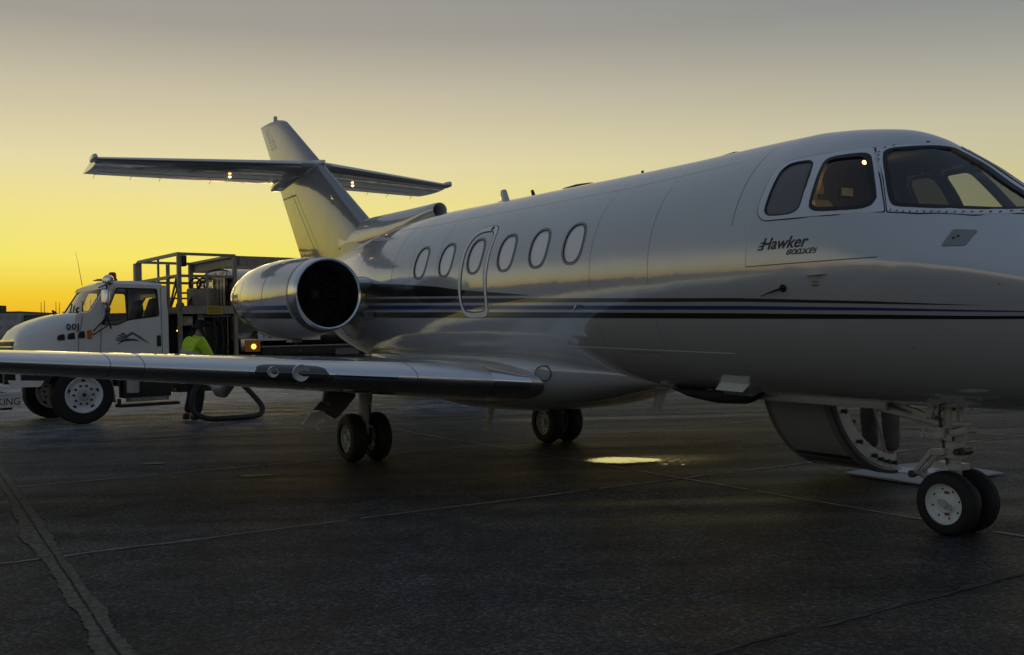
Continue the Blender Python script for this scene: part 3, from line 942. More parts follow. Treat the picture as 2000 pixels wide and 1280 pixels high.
for side in (-1, 1):
    fnn = skin_fn(side)
    fr = sheet(round_poly(FRAME_SIDE, .02, 3), [PANE_AFT, PANE_MID], fnn, -.004, .006, .05).build('cockpit_window_frame', M['frame_paint'], jet, angle=50)
    sheet(round_poly(scale_poly(FRAME_SIDE, .007), .02, 3), [scale_poly(FRAME_SIDE, -.02)], fnn, -.002, .0025, .05).build('frame_seal', M['gasket'], fr, angle=50)
    for nm, pn in (('aft', PANE_AFT), ('mid', PANE_MID)):
        w = .007 if nm == 'aft' else .026
        sheet(smooth_poly(scale_poly(pn, .002), 1), [scale_poly(smooth_poly(pn, 1), -w)], fnn, -.02, .0075, .05).build('window_gasket', M['gasket'], fr, angle=50)
        mb = MB(); p, t = fill2d(scale_poly(pn, .008), (), .05); mb.add([fnn(a, b, -.004) for a, b in p], t)
        o = mb.build('cockpit_side_pane', M['tinted_glass'] if nm == 'aft' else M['clear_glass'], jet, angle=80)
        o['label'] = 'frosted aft cockpit pane' if nm == 'aft' else 'clear cockpit side pane lit from inside'
    ws = sheet(round_poly(WS_FRAME, .012, 3), [WS_PANE], fnn, -.004, .006, .05).build('windscreen_frame', M['frame_paint'], jet, angle=50)
    sheet(round_poly(scale_poly(WS_FRAME, .006), .012, 3), [scale_poly(WS_FRAME, -.02)], fnn, -.002, .0025, .05).build('frame_seal', M['gasket'], ws, angle=50)
    sheet(smooth_poly(scale_poly(WS_PANE, .002), 1), [[(x - .003, z - .009) if 4 <= i <= 16 else scale_poly(WS_PANE, -.022)[i] for i, (x, z) in enumerate(WS_PANE)]], fnn, -.02, .0075, .05).build('window_gasket', M['gasket'], ws, angle=50)
    mb = MB(); p, t = fill2d(scale_poly(WS_PANE, .008), (), .05); mb.add([fnn(a, b, -.004) for a, b in p], t)
    mb.build('windscreen_pane', M['cockpit_glass'], jet, angle=80)
    # screws round the windscreen frame
    mid = [((a[0] + c[0]) / 2, (a[1] + c[1]) / 2) for a, c in zip(smooth_poly(WS_PANE, 0), WS_PANE)]
    ring = scale_poly(WS_PANE, .030)
    mb = MB()
    acc = 0; last = None
    for i in range(len(ring)):
        a, b = Vector(ring[i]), Vector(ring[(i + 1) % len(ring)])
        L_ = (b - a).length; s_ = acc
        while s_ < L_:
            q = a + (b - a) * (s_ / L_)
            if (q.x < .05 or q.y < 2.10) and q.x < .72 and not pin(q.x, q.y, WS_PANE) and pin(q.x, q.y, WS_FRAME):
                c0 = fnn(q.x, q.y, .0085)
                vv = [fnn(q.x + .0052 * math.cos(k * math.pi / 3), q.y + .0052 * math.sin(k * math.pi / 3), .0082) for k in range(6)]
                mb.add(vv, [tuple(range(6))])
            s_ += .036
        acc = s_ - L_
    so = mb.build('frame_screws', M['gasket'], ws, smooth=False); so['kind'] = 'stuff'

# ---- cabin windows, emergency exit
for side in (-1, 1):
    fnn = skin_fn(side)
    for i in range(6):
        cx, cz = WX[i], WZ[i]
        rim = sheet(oval(cx, cz, .151, .187), [oval(cx, cz, .130, .167)], fnn, -.004, .004, .06).build('cabin_window_rim', M['rim_grey'], jet, angle=50)
        sheet(oval(cx, cz, .131, .168), [oval(cx, cz, .1255, .1625)], fnn, -.012, .0055, .06).build('window_gasket', M['gasket'], rim, angle=50)
        mb = MB(); p, t = fill2d(oval(cx, cz, .126, .163), (), .06); mb.add([fnn(a, b, -.006) for a, b in p], t)
        mb.build('cabin_window', M['shade'], jet, angle=80)
DOOR_OUT = [(-4.842,1.812),(-4.842,1.996),(-4.832,2.219),(-4.765,2.352),(-4.65,2.401),(-4.439,2.402),(-4.360,2.385),(-4.313,2.316),(-4.306,2.135),(-4.306,1.969),(-4.306,1.793),(-4.312,1.617),(-4.345,1.523),(-4.42,1.488),(-4.730,1.488),(-4.81,1.53),(-4.840,1.653)]
DOOR_IN = scale_poly(DOOR_OUT, -.055)
ex = sheet(smooth_poly(DOOR_OUT, 1), [smooth_poly(DOOR_IN, 1)], skin_fn(-1), -.004, .0055, .06).build('emergency_exit_outline', M['seam_light'], jet, angle=50)
ex['label'] = 'pale painted band around the overwing emergency exit'
sheet(smooth_poly(scale_poly(DOOR_OUT, .007), 1), [scale_poly(DOOR_OUT, -.02)], skin_fn(-1), -.003, .0035, .06).build('exit_seam', M['seam'], ex, angle=50)
sheet(smooth_poly(scale_poly(DOOR_IN, .003), 1), [smooth_poly(scale_poly(DOOR_IN, -.006), 1)], skin_fn(-1), -.003, .0062, .06).build('exit_seam', M['seam'], ex, angle=50)
MB().prism([(-4.46, 2.365), (-4.435, 2.345), (-4.42, 2.385), (-4.445, 2.39)], skin_fn(-1), 0, .012).build('exit_handle', M['gasket'], ex, smooth=False)


def band(name, mat, topk, botk, off=.0022, side=-1, nx=90, nz=4, parent=None):
    xs_ = [p[0] for p in topk]
    mb = MB(); rows = []
    for i in range(nx + 1):
        x = xs_[0] + (xs_[-1] - xs_[0]) * i / nx
        zt = float(np.interp(x, [p[0] for p in topk], [p[1] for p in topk])); zb = float(np.interp(x, [p[0] for p in botk], [p[1] for p in botk]))
        zt = max(zt, zb + .0008)
        rows.append([skin(x, zb + (zt - zb) * j / nz, off, side) for j in range(nz + 1)])
    mb.loft(rows, closed=False, caps=False)
    return mb.build(name, mat, parent or jet, angle=80)


for side in (-1, 1):
    band('stripe', M['stripe_black'], [(-9.2, 2.02), (-7.2, 1.925), (-6.45, 1.900), (-5.33, 1.826), (-4.8, 1.772), (-4.035, 1.718), (-3.569, 1.682)], [(-9.2, 1.79), (-7.19, 1.768), (-6.17, 1.742), (-5.34, 1.721), (-4.8, 1.709), (-4.04, 1.691), (-3.569, 1.681)], side=side)
    band('stripe', M['stripe_brown'], [(-9.2, 1.775), (-6.18, 1.718), (-4.81, 1.687), (-3.07, 1.641), (-1.04, 1.589), (.008, 1.542), (.606, 1.506), (.66, 1.5035)], [(-9.2, 1.725), (-6.19, 1.671), (-4.82, 1.643), (-3.08, 1.605), (-1.05, 1.564), (.004, 1.526), (.606, 1.504), (.66, 1.503)], side=side)
    band('stripe', M['stripe_blue'], [(-9.2, 1.69), (-6.2, 1.642), (-4.83, 1.614), (-3.09, 1.578), (-1.05, 1.535), (0, 1.503), (.6, 1.478), (1.3, 1.452)], [(-9.2, 1.645), (-6.22, 1.596), (-4.85, 1.573), (-3.1, 1.543), (-1.06, 1.508), (0, 1.485), (.6, 1.468), (1.3, 1.4515)], side=side)
    band('stripe', M['stripe_black'], [(-9.2, 1.61), (-6.24, 1.565), (-4.86, 1.545), (-3.11, 1.519), (-1.07, 1.483), (0, 1.460), (.6, 1.444), (1.6, 1.43)], [(-9.2, 1.55), (-6.28, 1.501), (-4.9, 1.487), (-3.13, 1.470), (-1.09, 1.445), (0, 1.433), (.6, 1.425), (1.6, 1.42)], side=side)
# panel seams
def seam(pts, w=.006, mat='seam', side=-1, n=12, off=.0012):
    mb = MB()
    for (a, b) in zip(pts[:-1], pts[1:]):
        a, b = Vector(a), Vector(b); d = (b - a).normalized(); s = Vector((-d.y, d.x)) * w / 2
        rows = [[skin(*(a + (b - a) * (i / n) - s), off, side), skin(*(a + (b - a) * (i / n) + s), off, side)] for i in range(n + 1)]
        mb.loft(rows, closed=False, caps=False)
    return mb.build('panel_seam', M[mat], jet, angle=80)


seam([(-6.94, 2.567), (-5.98, 2.545), (-2.5, 2.565), (-1.30, 2.615)], .006, 'seam_light')
seam([(-.937, 1.80), (.071, 1.808)], .006); seam([(-.937, 1.80), (-.937, 2.11)], .006, 'seam_light')
seam([(-3.2, 1.215), (-1.25, 1.19)], .007, 'seam_light')
seam([(-5.35, 1.74), (-5.35, 2.5)], .004); seam([(-6.4, 1.92), (-6.4, 2.6)], .005); seam([(-1.1, 2.1), (-1.1, 2.7)], .004)
for xj in (-1.95, -2.68, -5.95):
    seam([(xj, 1.05), (xj, 1.42)], .003); seam([(xj, 1.72), (xj, 2.62)], .003)
seam([(-2.45, 1.0), (-2.45, 1.18), (-2.05, 1.18), (-2.05, 1.0)], .003)
for q in ((-.6, 1.30), (-1.35, 1.28), (.75, 1.62), (.2, 1.25)):
    MB().prism([(q[0] + .007 * math.cos(k * math.pi / 6), q[1] + .007 * math.sin(k * math.pi / 6)) for k in range(12)], skin_fn(-1), -.002, .0015).build('skin_fastener', M['rim_grey'], jet, smooth=False)
# oval porthole disc on the fairing is added with the fairing; small nose access patch
po = sheet(round_poly([(.425,1.850),(.441,1.952),(.556,1.938),(.544,1.848)], .014, 3), [], skin_fn(-1), -.003, .005, .05).build('access_panel', M['rim_grey'], jet, angle=50)
for q in ((.485, 1.905), (.468, 1.895)):
    MB().prism([(q[0] + .006 * math.cos(k), q[1] + .006 * math.sin(k)) for k in range(6)], skin_fn(-1), 0, .008).build('panel_latch', M['gasket'], po, smooth=False)
# angle-of-attack probe and static blade
b0 = skin(-.622, 1.643, 0)
MB().prism([(-.622 + .026 * math.cos(k * math.pi / 8), 1.643 + .026 * math.sin(k * math.pi / 8)) for k in range(16)], skin_fn(-1), -.002, .008).build('probe_base', M['gasket'], jet)
MB().tube([skin(-.622, 1.643, 0), skin(-.622, 1.643, .035), skin(-.69, 1.627, .04), skin(-.79, 1.602, .04)], [.008, .009, .0075, .003], 8).build('pitot_probe', M['gasket'], jet)
MB().loft([[skin(-.43, 1.722, .0), skin(-.34, 1.728, .0), skin(-.27, 1.722, 0), skin(-.34, 1.716, 0)], [skin(-.42, 1.722, .03), skin(-.35, 1.726, .045), skin(-.31, 1.722, .03), skin(-.35, 1.718, .045)]]).build('ice_probe', M['steel'], jet)
MB().tube([skin(-2.86, 1.575, 0), skin(-2.86, 1.575, .03), skin(-2.885, 1.545, .05)], [.012, .012, .006], 8).build('static_port', M['steel'], jet)
# lettering on the nose
F3 = lambda u, v: skin(u, v, .003)
lettering('nameplate', "Hawker", F3, -.80, -.415, 1.905, 1.985, M['ink_black'], jet, shear=.35, bold=.012)
lettering('nameplate', "800XPi", F3, -.585, -.345, 1.860, 1.897, M['ink_black'], jet, shear=.3, bold=.004)
for k in range(3):
    MB().prism([(-.835 - .0 * k + .012 * k, 1.905 + .022 * k), (-.79 + .012 * k, 1.905 + .022 * k), (-.785 + .012 * k, 1.915 + .022 * k), (-.82 + .012 * k, 1.915 + .022 * k)], skin_fn(-1), 0, .003).build('nameplate_stroke', M['ink_black'], jet, smooth=False)
MB().prism([(-.52, 1.862), (-.36, 1.862), (-.358, 1.8655), (-.518, 1.8655)], lambda u, v, t: skin(u, v, t), 0, .0032).build('nameplate_stroke', M['ink_black'], jet, smooth=False)
lettering('warning_text', "HOT", F3, -.391, -.337, 1.644, 1.662, M['ink_black'], jet)
MB().prism([(-.385, 1.673), (-.343, 1.673), (-.343, 1.677), (-.385, 1.677)], skin_fn(-1), 0, .003).build('warning_line', M['ink_black'], jet, smooth=False)
# roof antennas
def blade(x, zt, ch, w, h, rake, nm='antenna_blade', z0=None, y=0, mat='jet_paint'):
    z0 = float(fT(x)) - .01 if z0 is None else z0
    rings = []
    for t in (0, .25, .9, 1):
        c_ = ch * (1 - .35 * t); xo = -rake * t
        if t == 1: c_ *= .8
        rings.append([(x + xo + c_ * .5 * math.cos(k * math.pi / 6), y + w * (1 - .5 * t) * .5 * math.sin(k * math.pi / 6), z0 + h * t) for k in range(12)])
    return MB().loft(rings).build(nm, M[mat], jet)


blade(-5.42, 0, .17, .07, .16, .05)
MB().lathe([(0, .11), (.02, .09), (.03, .05)], 16, 'z', (-5.42, 0, float(fT(-5.42)) - .008)).build('antenna_base', M['jet_paint'], jet)
MB().tube([(-4.86, 0, 2.775), (-4.88, 0, 2.82), (-4.90, 0, 2.86)], [.02, .02, .016], 10).build('antenna_stub', M['gasket'], jet)
MB().loft([[(x, w * math.cos(a), 2.775 + h * math.sin(a)) for a in np.linspace(0, math.pi, 9)] for x, w, h in ((-4.3, .02, .01), (-4.2, .12, .035), (-4.0, .14, .045), (-3.85, .10, .04), (-3.75, .02, .01))]).build('antenna_fairing', M['gasket'], jet)
MB().tube([(-3.1, 0, 2.775), (-3.1, 0, 2.83)], [.016, .012], 8).build('antenna_stub', M['gasket'], jet)
MB().loft([[(x, w * math.cos(a), 2.775 + h * math.sin(a)) for a in np.linspace(0, math.pi, 9)] for x, w, h in ((-2.15, .02, .01), (-2.05, .10, .04), (-1.9, .12, .05), (-1.82, .02, .01))]).build('antenna_fairing', M['gasket'], jet)
MB().loft([[(x, w * math.cos(a), 2.772 + h * math.sin(a)) for a in np.linspace(0, math.pi, 9)] for x, w, h in ((-.98, .02, .005), (-.93, .05, .022), (-.84, .05, .022), (-.8, .02, .005))]).build('antenna_fairing', M['gasket'], jet)
# belly blade antennas and drain masts
for (x, y, z0, h, ch) in ((-5.75, 0, .56, .27, .16), (-5.28, -.3, .56, .32, .13), (-2.75, -.1, .84, .22, .17), (-2.05, -.2, .86, .10, .08)):
    rings = []
    for t in (0, .5, 1):
        c_ = ch * (1 - .45 * t)
        rings.append([(x - .12 * t * (h / .3) + c_ * .5 * math.cos(k * math.pi / 5), y + .018 * math.sin(k * math.pi / 5), z0 - h * t) for k in range(10)])
    o = MB().loft(rings).build('belly_antenna', M['gear_white'], jet)
    if h > .15:
        MB().box((x - .22, y - .014, z0 - h - .006), (x - .02, y + .014, z0 - h + .004)).build('antenna_foot', M['gear_white'], o, smooth=False)

# ---- wing to body fairing
FX = [(-2.2, .18, .92, .87), (-2.6, .36, .965, .83), (-2.95, .55, 1.02, .77), (-3.25, .74, 1.06, .70), (-3.55, .90, 1.10, .63), (-3.95, 1.01, 1.13, .56), (-4.5, 1.05, 1.15, .51), (-5.2, 1.06, 1.15, .49), (-5.9, 1.04, 1.14, .53), (-6.8, .97, 1.14, .65), (-7.6, .75, 1.09, .79), (-8.3, .35, 1.04, .95), (-8.5, .1, 1.02, .99)]
FXA = np.array(sorted(FX)); fw_, ft_, fb_ = [pchip(FXA[:, 0], FXA[:, k]) for k in (1, 2, 3)]


def fairing_pt(x, a, off=0.0):
    w, t, b = float(fw_(x)) + off, float(ft_(x)) + off, float(fb_(x)) - off
    c, s = math.cos(a), math.sin(a); p = 2.7
    zc = b + (t - b) * .80
    return (x, w * math.copysign(abs(c) ** (2 / p), c), zc + ((t - zc) if s > 0 else (zc - b)) * math.copysign(abs(s) ** (2 / p), s))


fair = MB().loft([[fairing_pt(x, 2 * math.pi * k / 72) for k in range(72)] for x in np.linspace(-8.5, -2.2, 90)]).build('wing_fairing', M['jet_paint'], jet, angle=60)
def fairing_at(x, z, off):
    lo_a, hi_a = math.pi / 2, math.pi * 1.5
    for _ in range(40):
        m_ = (lo_a + hi_a) / 2
        if fairing_pt(x, m_)[2] > z:
            lo_a = m_
        else:
            hi_a = m_
    q = fairing_pt(x, lo_a)
    return (q[0], q[1] - off, q[2])


def disc_pts(r, off):
    return [fairing_at(-3.50 + .075 * r * math.cos(t), .965 + .07 * r * math.sin(t), off) for t in np.linspace(0, 2 * math.pi, 25)[:-1]]


dsk = MB(); dsk.add(disc_pts(1, .003), [tuple(range(24))]); dsk.build('access_disc', M['jet_paint'], fair, smooth=False)
dsk = MB(); a_, b_ = disc_pts(1.07, .002), disc_pts(.93, .005); dsk.loft([a_, b_], caps=False); dsk.build('disc_seam', M['seam'], fair, smooth=False)
MB().loft([[(x, w * math.cos(a) - .22, .855 - h * math.sin(a)) for a in np.linspace(0, math.pi, 9)] for x, w, h in ((-2.45, .04, .02), (-2.2, .16, .07), (-1.9, .20, .10), (-1.65, .19, .09), (-1.5, .05, .03))]).build('belly_scoop', M['dark_in'], jet)
# vent on the belly; its sky gleam built as a tilted white plate
vb = MB().loft([[(-1.72, -.42, .985), (-1.40, -.40, .97), (-1.40, -.30, .88), (-1.72, -.32, .88)], [(-1.70, -.475, .935), (-1.39, -.46, .925), (-1.41, -.40, .845), (-1.70, -.41, .85)]]).build('belly_vent', M['rim_grey'], jet, bevel=.008)
MB().loft([[(-1.69, -.45, .948), (-1.40, -.44, .94), (-1.42, -.50, .882), (-1.69, -.51, .888)], [(-1.69, -.455, .953), (-1.40, -.445, .945), (-1.42, -.506, .886), (-1.69, -.516, .892)]]).build('vent_gleam_plate', M['wheel_white'], vb, smooth=False)

# ---- lifting surfaces
def naca(t, n=26, camber=.0):
    """closed outline points (xc, zc) from trailing edge over the top to the leading edge and back"""
    up, lo = [], []
    for i in range(n + 1):
        b = math.pi * i / n
        x = (1 + math.cos(b)) / 2
        y = 5 * t * (.2969 * math.sqrt(x) - .1260 * x - .3516 * x * x + .2843 * x ** 3 - .1015 * x ** 4) + .0008
        cm = camber * 4 * x * (1 - x)
        up.append((x, cm + y)); lo.append((x, cm - y))
    return up + lo[::-1][1:]


def wing_station(y):
    """leading edge x, z, chord, thickness at |y|"""
    d = y - 1.05
    ch = 3.40 + (1.12 - 3.40) * d / 6.78
    return -3.585 - .364 * d, .890 + .0685 * d, ch, .118 - .033 * d / 6.78


def wing_pt(y, xc, zc, side, inc=.02):
    x, z, ch, t = wing_station(y)
    return (x - xc * ch, side * y, z + zc * ch - inc * xc * ch)


def foil_range(y, lo, hi, side, grow=0.0, n=30):
    """section ring from upper xc=hi round the leading side xc=lo to lower xc=hi; lo=0 -> includes LE"""
    t = wing_station(y)[3]
    o = naca(t, n, .0)
    return o


YS = [.70, 1.0, 1.6, 2.3, 3.0, 3.7, 4.4, 5.1, 5.8, 6.5, 7.2, 7.6, 7.78]
for side in (-1, 1):
    # main box 6 %..100 %
    rings = []; le = []
    for y in YS:
        o = naca(wing_station(y)[3], 30, .0)
        up = [p for p in o[:31] if p[0] >= .07]; lw = [p for p in o[30:] if p[0] >= .07]
        t = wing_station(y)[3]
        rings.append([wing_pt(y, a, b, side) for a, b in up + lw])
        lu = [up[-1]] + [p for p in o[:31] if p[0] < .07]; ll = [p for p in o[31:] if p[0] < .07] + [lw[0]]
        le.append([wing_pt(y, a, b * 1.0, side) for a, b in lu + ll])
    tip = [Vector(p) for p in rings[-1]]
    wing = MB().loft(rings).build('wing', M['brushed'] if False else M['jet_paint'], jet, angle=40)
    MB().loft(le, closed=False, caps=False).build('leading_edge', M['brushed'], wing, angle=50)
    # rounded tip
    full = naca(wing_station(7.78)[3], 30, .0)
    rr_ = [[wing_pt(7.78 + .12 * s, a * (1 - .1 * s) + .05 * s, b * math.sqrt(max(0, 1 - s * s)), side) for a, b in full] for s in (0, .4, .7, .9, 1)]
    MB().loft(rr_).build('wing_tip', M['jet_paint'], wing)
    # flap and aileron: separate skins a little proud of the wing, with hinge gaps
    for nm, y0, y1, c0 in (('flap', 1.25, 4.6, .73), ('aileron', 4.68, 7.4, .75)):
        rr_ = []
        for y in np.linspace(y0, y1, 8):
            o = [p for p in naca(wing_station(y)[3], 30, .0) if p[0] >= c0]
            n_ = len(o) // 2
            rr_.append([wing_pt(y, a + .004, b + (.0022 if i < n_ else -.0022), side) for i, (a, b) in enumerate(o)])
        MB().loft(rr_).build(nm, M['jet_paint'], wing, angle=40)
    # root glove strake
    rr_ = []
    for y, dx, sc in ((1.30, .0, 1.0), (1.2, .03, .96), (1.10, .07, .88), (1.02, .10, .8)):
        o = naca(wing_station(y)[3], 30, .0)
        o = [p for p in o if p[0] < .09]
        rr_.append([(wing_pt(y, a, b * sc * 1.03, side)[0] + dx * (1 - a / .09), side * y, wing_pt(y, a, b * sc * 1.03, side)[2]) for a, b in o])
    MB().loft(rr_, closed=False, caps=False).build('root_strake', M['polished'], wing, angle=60)
    # stall strip and wing fence line
    mb = MB()
    for y0, y1 in ((2.12, 2.62),):
        a = [wing_pt(y, -.004, .0, side) for y in (y0, y1)]
        mb.loft([[(a[k][0] + .012, a[k][1], a[k][2]), (a[k][0] - .02, a[k][1], a[k][2] + .022), (a[k][0] - .02, a[k][1], a[k][2] - .022)] for k in (0, 1)])
    mb.build('stall_strip', M['brushed'], wing, smooth=False)
    # landing light bay
    def le_patch(y0, y1, k0, k1, off, name, mat, par, n=28):
        rows = []
        for i in range(n + 1):
            y = y0 + (y1 - y0) * i / n
            t = wing_station(y)[3]; ch = wing_station(y)[2]
            f = max(.02, (1 - abs(2 * i / n - 1) ** 5) ** .4)
            row = []
            for j in range(13):
                s = (k0 + (k1 - k0) * j / 12) * f
                xc = s * s; sg = 1 if s >= 0 else -1
                zz = 5 * t * (.2969 * abs(s) - .1260 * xc - .3516 * xc * xc) * sg
                x_, y_, z_ = wing_pt(y, xc, zz, side)
                nx = 1 - abs(s) * 2.2; nz = sg * min(1, abs(s) * 4)
                l = math.hypot(nx, nz)
                row.append((x_ + off * nx / l, y_, z_ + off * nz / l))
            rows.append(row)
        return MB().loft(rows, closed=False, caps=False).build(name, mat, par, angle=80)
    bay = le_patch(2.62, 3.32, -.20, .20, .003, 'landing_light_frame', M['polished'], wing)
    le_patch(2.68, 3.27, -.165, .165, .006, 'landing_light_cover', M['lamp_cover'], wing)
    for yy, r_ in ((3.13, .046), (2.91, .072)):
        x, z, ch, t = wing_station(yy)
        mb = MB().lathe([(.0, r_ * .25), (.004, r_ * .55), (.012, r_ * .8), (.022, r_), (.0, r_ * 1.06)], 24, 'x', (x + .003, side * yy, z + .004), caps=False)
        mb.build('landing_lamp', M['lamp_glass'], wing)
    for yy in (1.95, 4.1, 4.35):
        mb = MB()
        rows = []
        o = [p for p in naca(wing_station(yy)[3], 30, .0) if p[0] < .5]
        mb.loft([[Vector(wing_pt(yy + d, a, b * 1.004, side)) + Vector((.0012, 0, .0012 if b > 0 else -.0012)) for a, b in o] for d in (0, .005)], closed=False, caps=False)
        mb.build('wing_seam', M['seam'], wing, smooth=False)
    # flap hinge fairings below the wing
    for yy in (2.92,):
        x, z, ch, t = wing_station(yy)
        xa = x - ch * .62
        rr_ = [[(xa - s * .85, side * yy + w * math.cos(a), z - .07 - .10 * s - h * .5 + h * math.sin(a) * .8) for a in np.linspace(0, 2 * math.pi, 13)[:-1]] for s, w, h in ((0, .01, .02), (.15, .045, .10), (.45, .06, .17), (.75, .055, .15), (1.0, .045, .06), (1.12, .02, .015))]
        MB().loft(rr_).build('flap_fairing', M['polished'], wing)

# ---- tailplane
def tail_station(y):
    d = y / 3.05
    return -10.78 - 1.28 * d, 3.985 + .02 * d, 1.95 - .80 * d


for side in (-1, 1):
    def tp(y, a, b):
        x, z, ch = tail_station(y)
        return (x - a * ch, side * y, z + b * ch - a * .075 * 1.1)
    rings = [[tp(y, a, b) for a, b in naca(.10, 22)] for y in (.0, .6, 1.2, 1.8, 2.4, 3.07)]
    tpn = MB().loft(rings).build('tailplane', M['jet_paint'], jet, angle=40)
    MB().loft([[tp(y, a, b * 1.01) for a, b in naca(.10, 22) if a < .06] for y in (.25, 1.2, 2.0, 3.07)], closed=False, caps=False).build('tailplane_edge', M['brushed'], tpn, angle=60)
    MB().loft([[tp(y, a + .004, b + (.003 if i < 8 else -.003)) for i, (a, b) in enumerate([p for p in naca(.10, 22) if p[0] >= .64])] for y in (.35, 1.2, 2.0, 2.9)]).build('elevator', M['jet_paint'], tpn, angle=40)
    # horn at the tip
    rr_ = []
    for s, hh, w in ((-.22, .01, .01), (-.15, .05, .035), (.1, .06, .045), (.6, .055, .04), (1.0, .02, .012)):
        x, z, ch = tail_station(3.10)
        rr_.append([(x - s * ch * (.35 if s > 0 else .35), side * 3.10 + w * math.cos(t), z + .015 + hh * math.sin(t)) for t in np.linspace(0, 2 * math.pi, 13)[:-1]])
    MB().loft(rr_).build('elevator_horn', M['jet_paint'], tpn)
    # static wicks
    mb = MB()
    for y in (1.1, 1.9, 2.35, 2.9):
        q = Vector(tp(y, 1, 0)); mb.tube([q, q + Vector((-.10, 0, -.05))], .004, 5)
    mb.build('static_wick', M['gasket'], tpn)
    q = tp(1.08, .42, -.075)
    MB().lathe([(-.02, .004), (-.012, .018), (0, .026), (.01, .02)], 12, 'z', (q[0], q[1], q[2] + .015)).build('tail_lamp', M['warm_lamp'], tpn)

# ---- fin
def fin_ring(z, grow=0.0, lo=0.0, n=24):
    xl = -9.0 - 1.633 * (z - 2.94); xt = -11.64 - .771 * (z - 2.58)
    ch = xl - xt
    return [(xl - a * ch, b * ch + (grow if b > 0 else -grow), z) for a, b in naca(.080, n) if a >= lo]


rings = [fin_ring(z) for z in (2.05, 2.4, 2.8, 3.2, 3.6, 4.0, 4.4, 4.75, 4.90)]
for z, s, sh_ in ((4.955, .93, .0), (4.995, .80, .02), (5.015, .60, .06)):
    rr_ = fin_ring(z); cx = rr_[0][0]
    rings.append([(cx + (x - cx) * s - .0, y * (1 - (1 - s) * 1.6), z + (0.02 if False else 0)) for x, y, _ in rr_])
fin = MB().loft(rings).build('tail_fin', M['fin_paint'], jet, angle=45)
MB().loft([fin_ring(z, .004, .70) for z in (2.25, 2.7, 3.1, 3.55)]).build('rudder', M['fin_paint'], jet, angle=45)
for side in (-1, 1):
    rows = []
    for z in np.linspace(2.55, 3.58, 6):
        xl = -9.0 - 1.633 * (z - 2.94); xt = -11.64 - .771 * (z - 2.58); ch = xl - xt
        yb = 5 * .080 * (.2969 * math.sqrt(.69) - .1260 * .69 - .3516 * .69 ** 2 + .2843 * .69 ** 3 - .1015 * .69 ** 4) * ch
        rows.append([(xl - .675 * ch, side * (yb + .006), z), (xl - .70 * ch, side * (yb + .003), z)])
    MB().loft(rows, closed=False, caps=False).build('rudder_gap', M['stripe_black'], fin, smooth=False)
    z = 3.6; xl = -9.0 - 1.633 * (z - 2.94); xt = -11.64 - .771 * (z - 2.58); ch = xl - xt
    MB().add([(xl - .70 * ch, side * .085, 3.60), (xl - 1.0 * ch, side * .008, 3.60), (xl - 1.0 * ch + .01, side * .008, 3.575), (xl - .70 * ch, side * .085, 3.575)], [(0, 1, 2, 3)]).build('rudder_gap', M['seam_light'], fin, smooth=False)
    # outlined flag near the tip: flat print
    fl = MB(); rd = random.Random(5)
    def fp(u, v):
        z = 4.50 + v * .42
        xl = -9.0 - 1.633 * (z - 2.94); xt = -11.64 - .771 * (z - 2.58); ch = xl - xt
        a = .86 - u * .20
        yb = 5 * .080 * (.2969 * math.sqrt(a) - .1260 * a - .3516 * a * a + .2843 * a ** 3 - .1015 * a ** 4) * ch
        return (xl - a * ch, side * (yb + .004), z)
    for j in range(7):
        v0, v1 = .06 + j * .13, .06 + j * .13 + .065
        u1 = 1.0 if j < 3 else .62
        fl.add([fp(0, v0), fp(u1, v0), fp(u1, v1), fp(0, v1)], [(0, 1, 2, 3)])
    for (a0, b0, a1, b1) in ((-.02, 0, 1.02, .02), (-.02, .97, 1.02, .99), (1.0, 0, 1.03, .99), (.62, .42, .65, .99), (.62, .42, 1.0, .44)):
        fl.add([fp(a0, b0), fp(a1, b0), fp(a1, b1), fp(a0, b1)], [(0, 1, 2, 3)])
    fl.build('fin_flag', M['seam_light'], fin, smooth=False)
MB().tube([(-12.75, 0, 5.0), (-12.75, 0, 5.06)], [.035, .035], 12).lathe([(0, .035), (.03, .032), (.045, .01)], 12, 'z', (-12.75, 0, 5.05)).build('fin_beacon', M['lamp_glass'], fin)
# bullet where fin and tailplane meet
MB().loft([[(x, w * math.cos(t), 3.90 + zc + h * math.sin(t)) for t in np.linspace(0, 2 * math.pi, 17)[:-1]] for x, w, h, zc in ((-10.6, .02, .03, .09), (-11.0, .13, .12, .06), (-11.8, .16, .14, .02), (-12.5, .13, .12, -.03), (-12.9, .06, .06, -.06), (-13.0, .01, .01, -.07))]).build('tail_bullet', M['jet_paint'], jet)
# dorsal fairing with ram intake
rings = [[(x, w * math.cos(t), zc + h * math.sin(t)) for t in np.linspace(0, 2 * math.pi, 25)[:-1]] for x, w, h, zc in
         ((-9.8, .13, .30, 2.62), (-9.0, .13, .28, 2.67), (-8.3, .125, .25, 2.70), (-7.7, .12, .19, 2.76), (-7.25, .115, .12, 2.83), (-7.0, .11, .105, 2.85), (-6.93, .10, .098, 2.853), (-6.95, .085, .083, 2.853), (-7.2, .07, .07, 2.85))]
MB().loft(rings).build('dorsal_intake', M['jet_paint'], jet, angle=50)
MB().lathe([(-7.19, .075), (-7.18, .01)], 20, 'x', (0, 0, 2.852)).build('intake_throat', M['fan_dark'], jet)

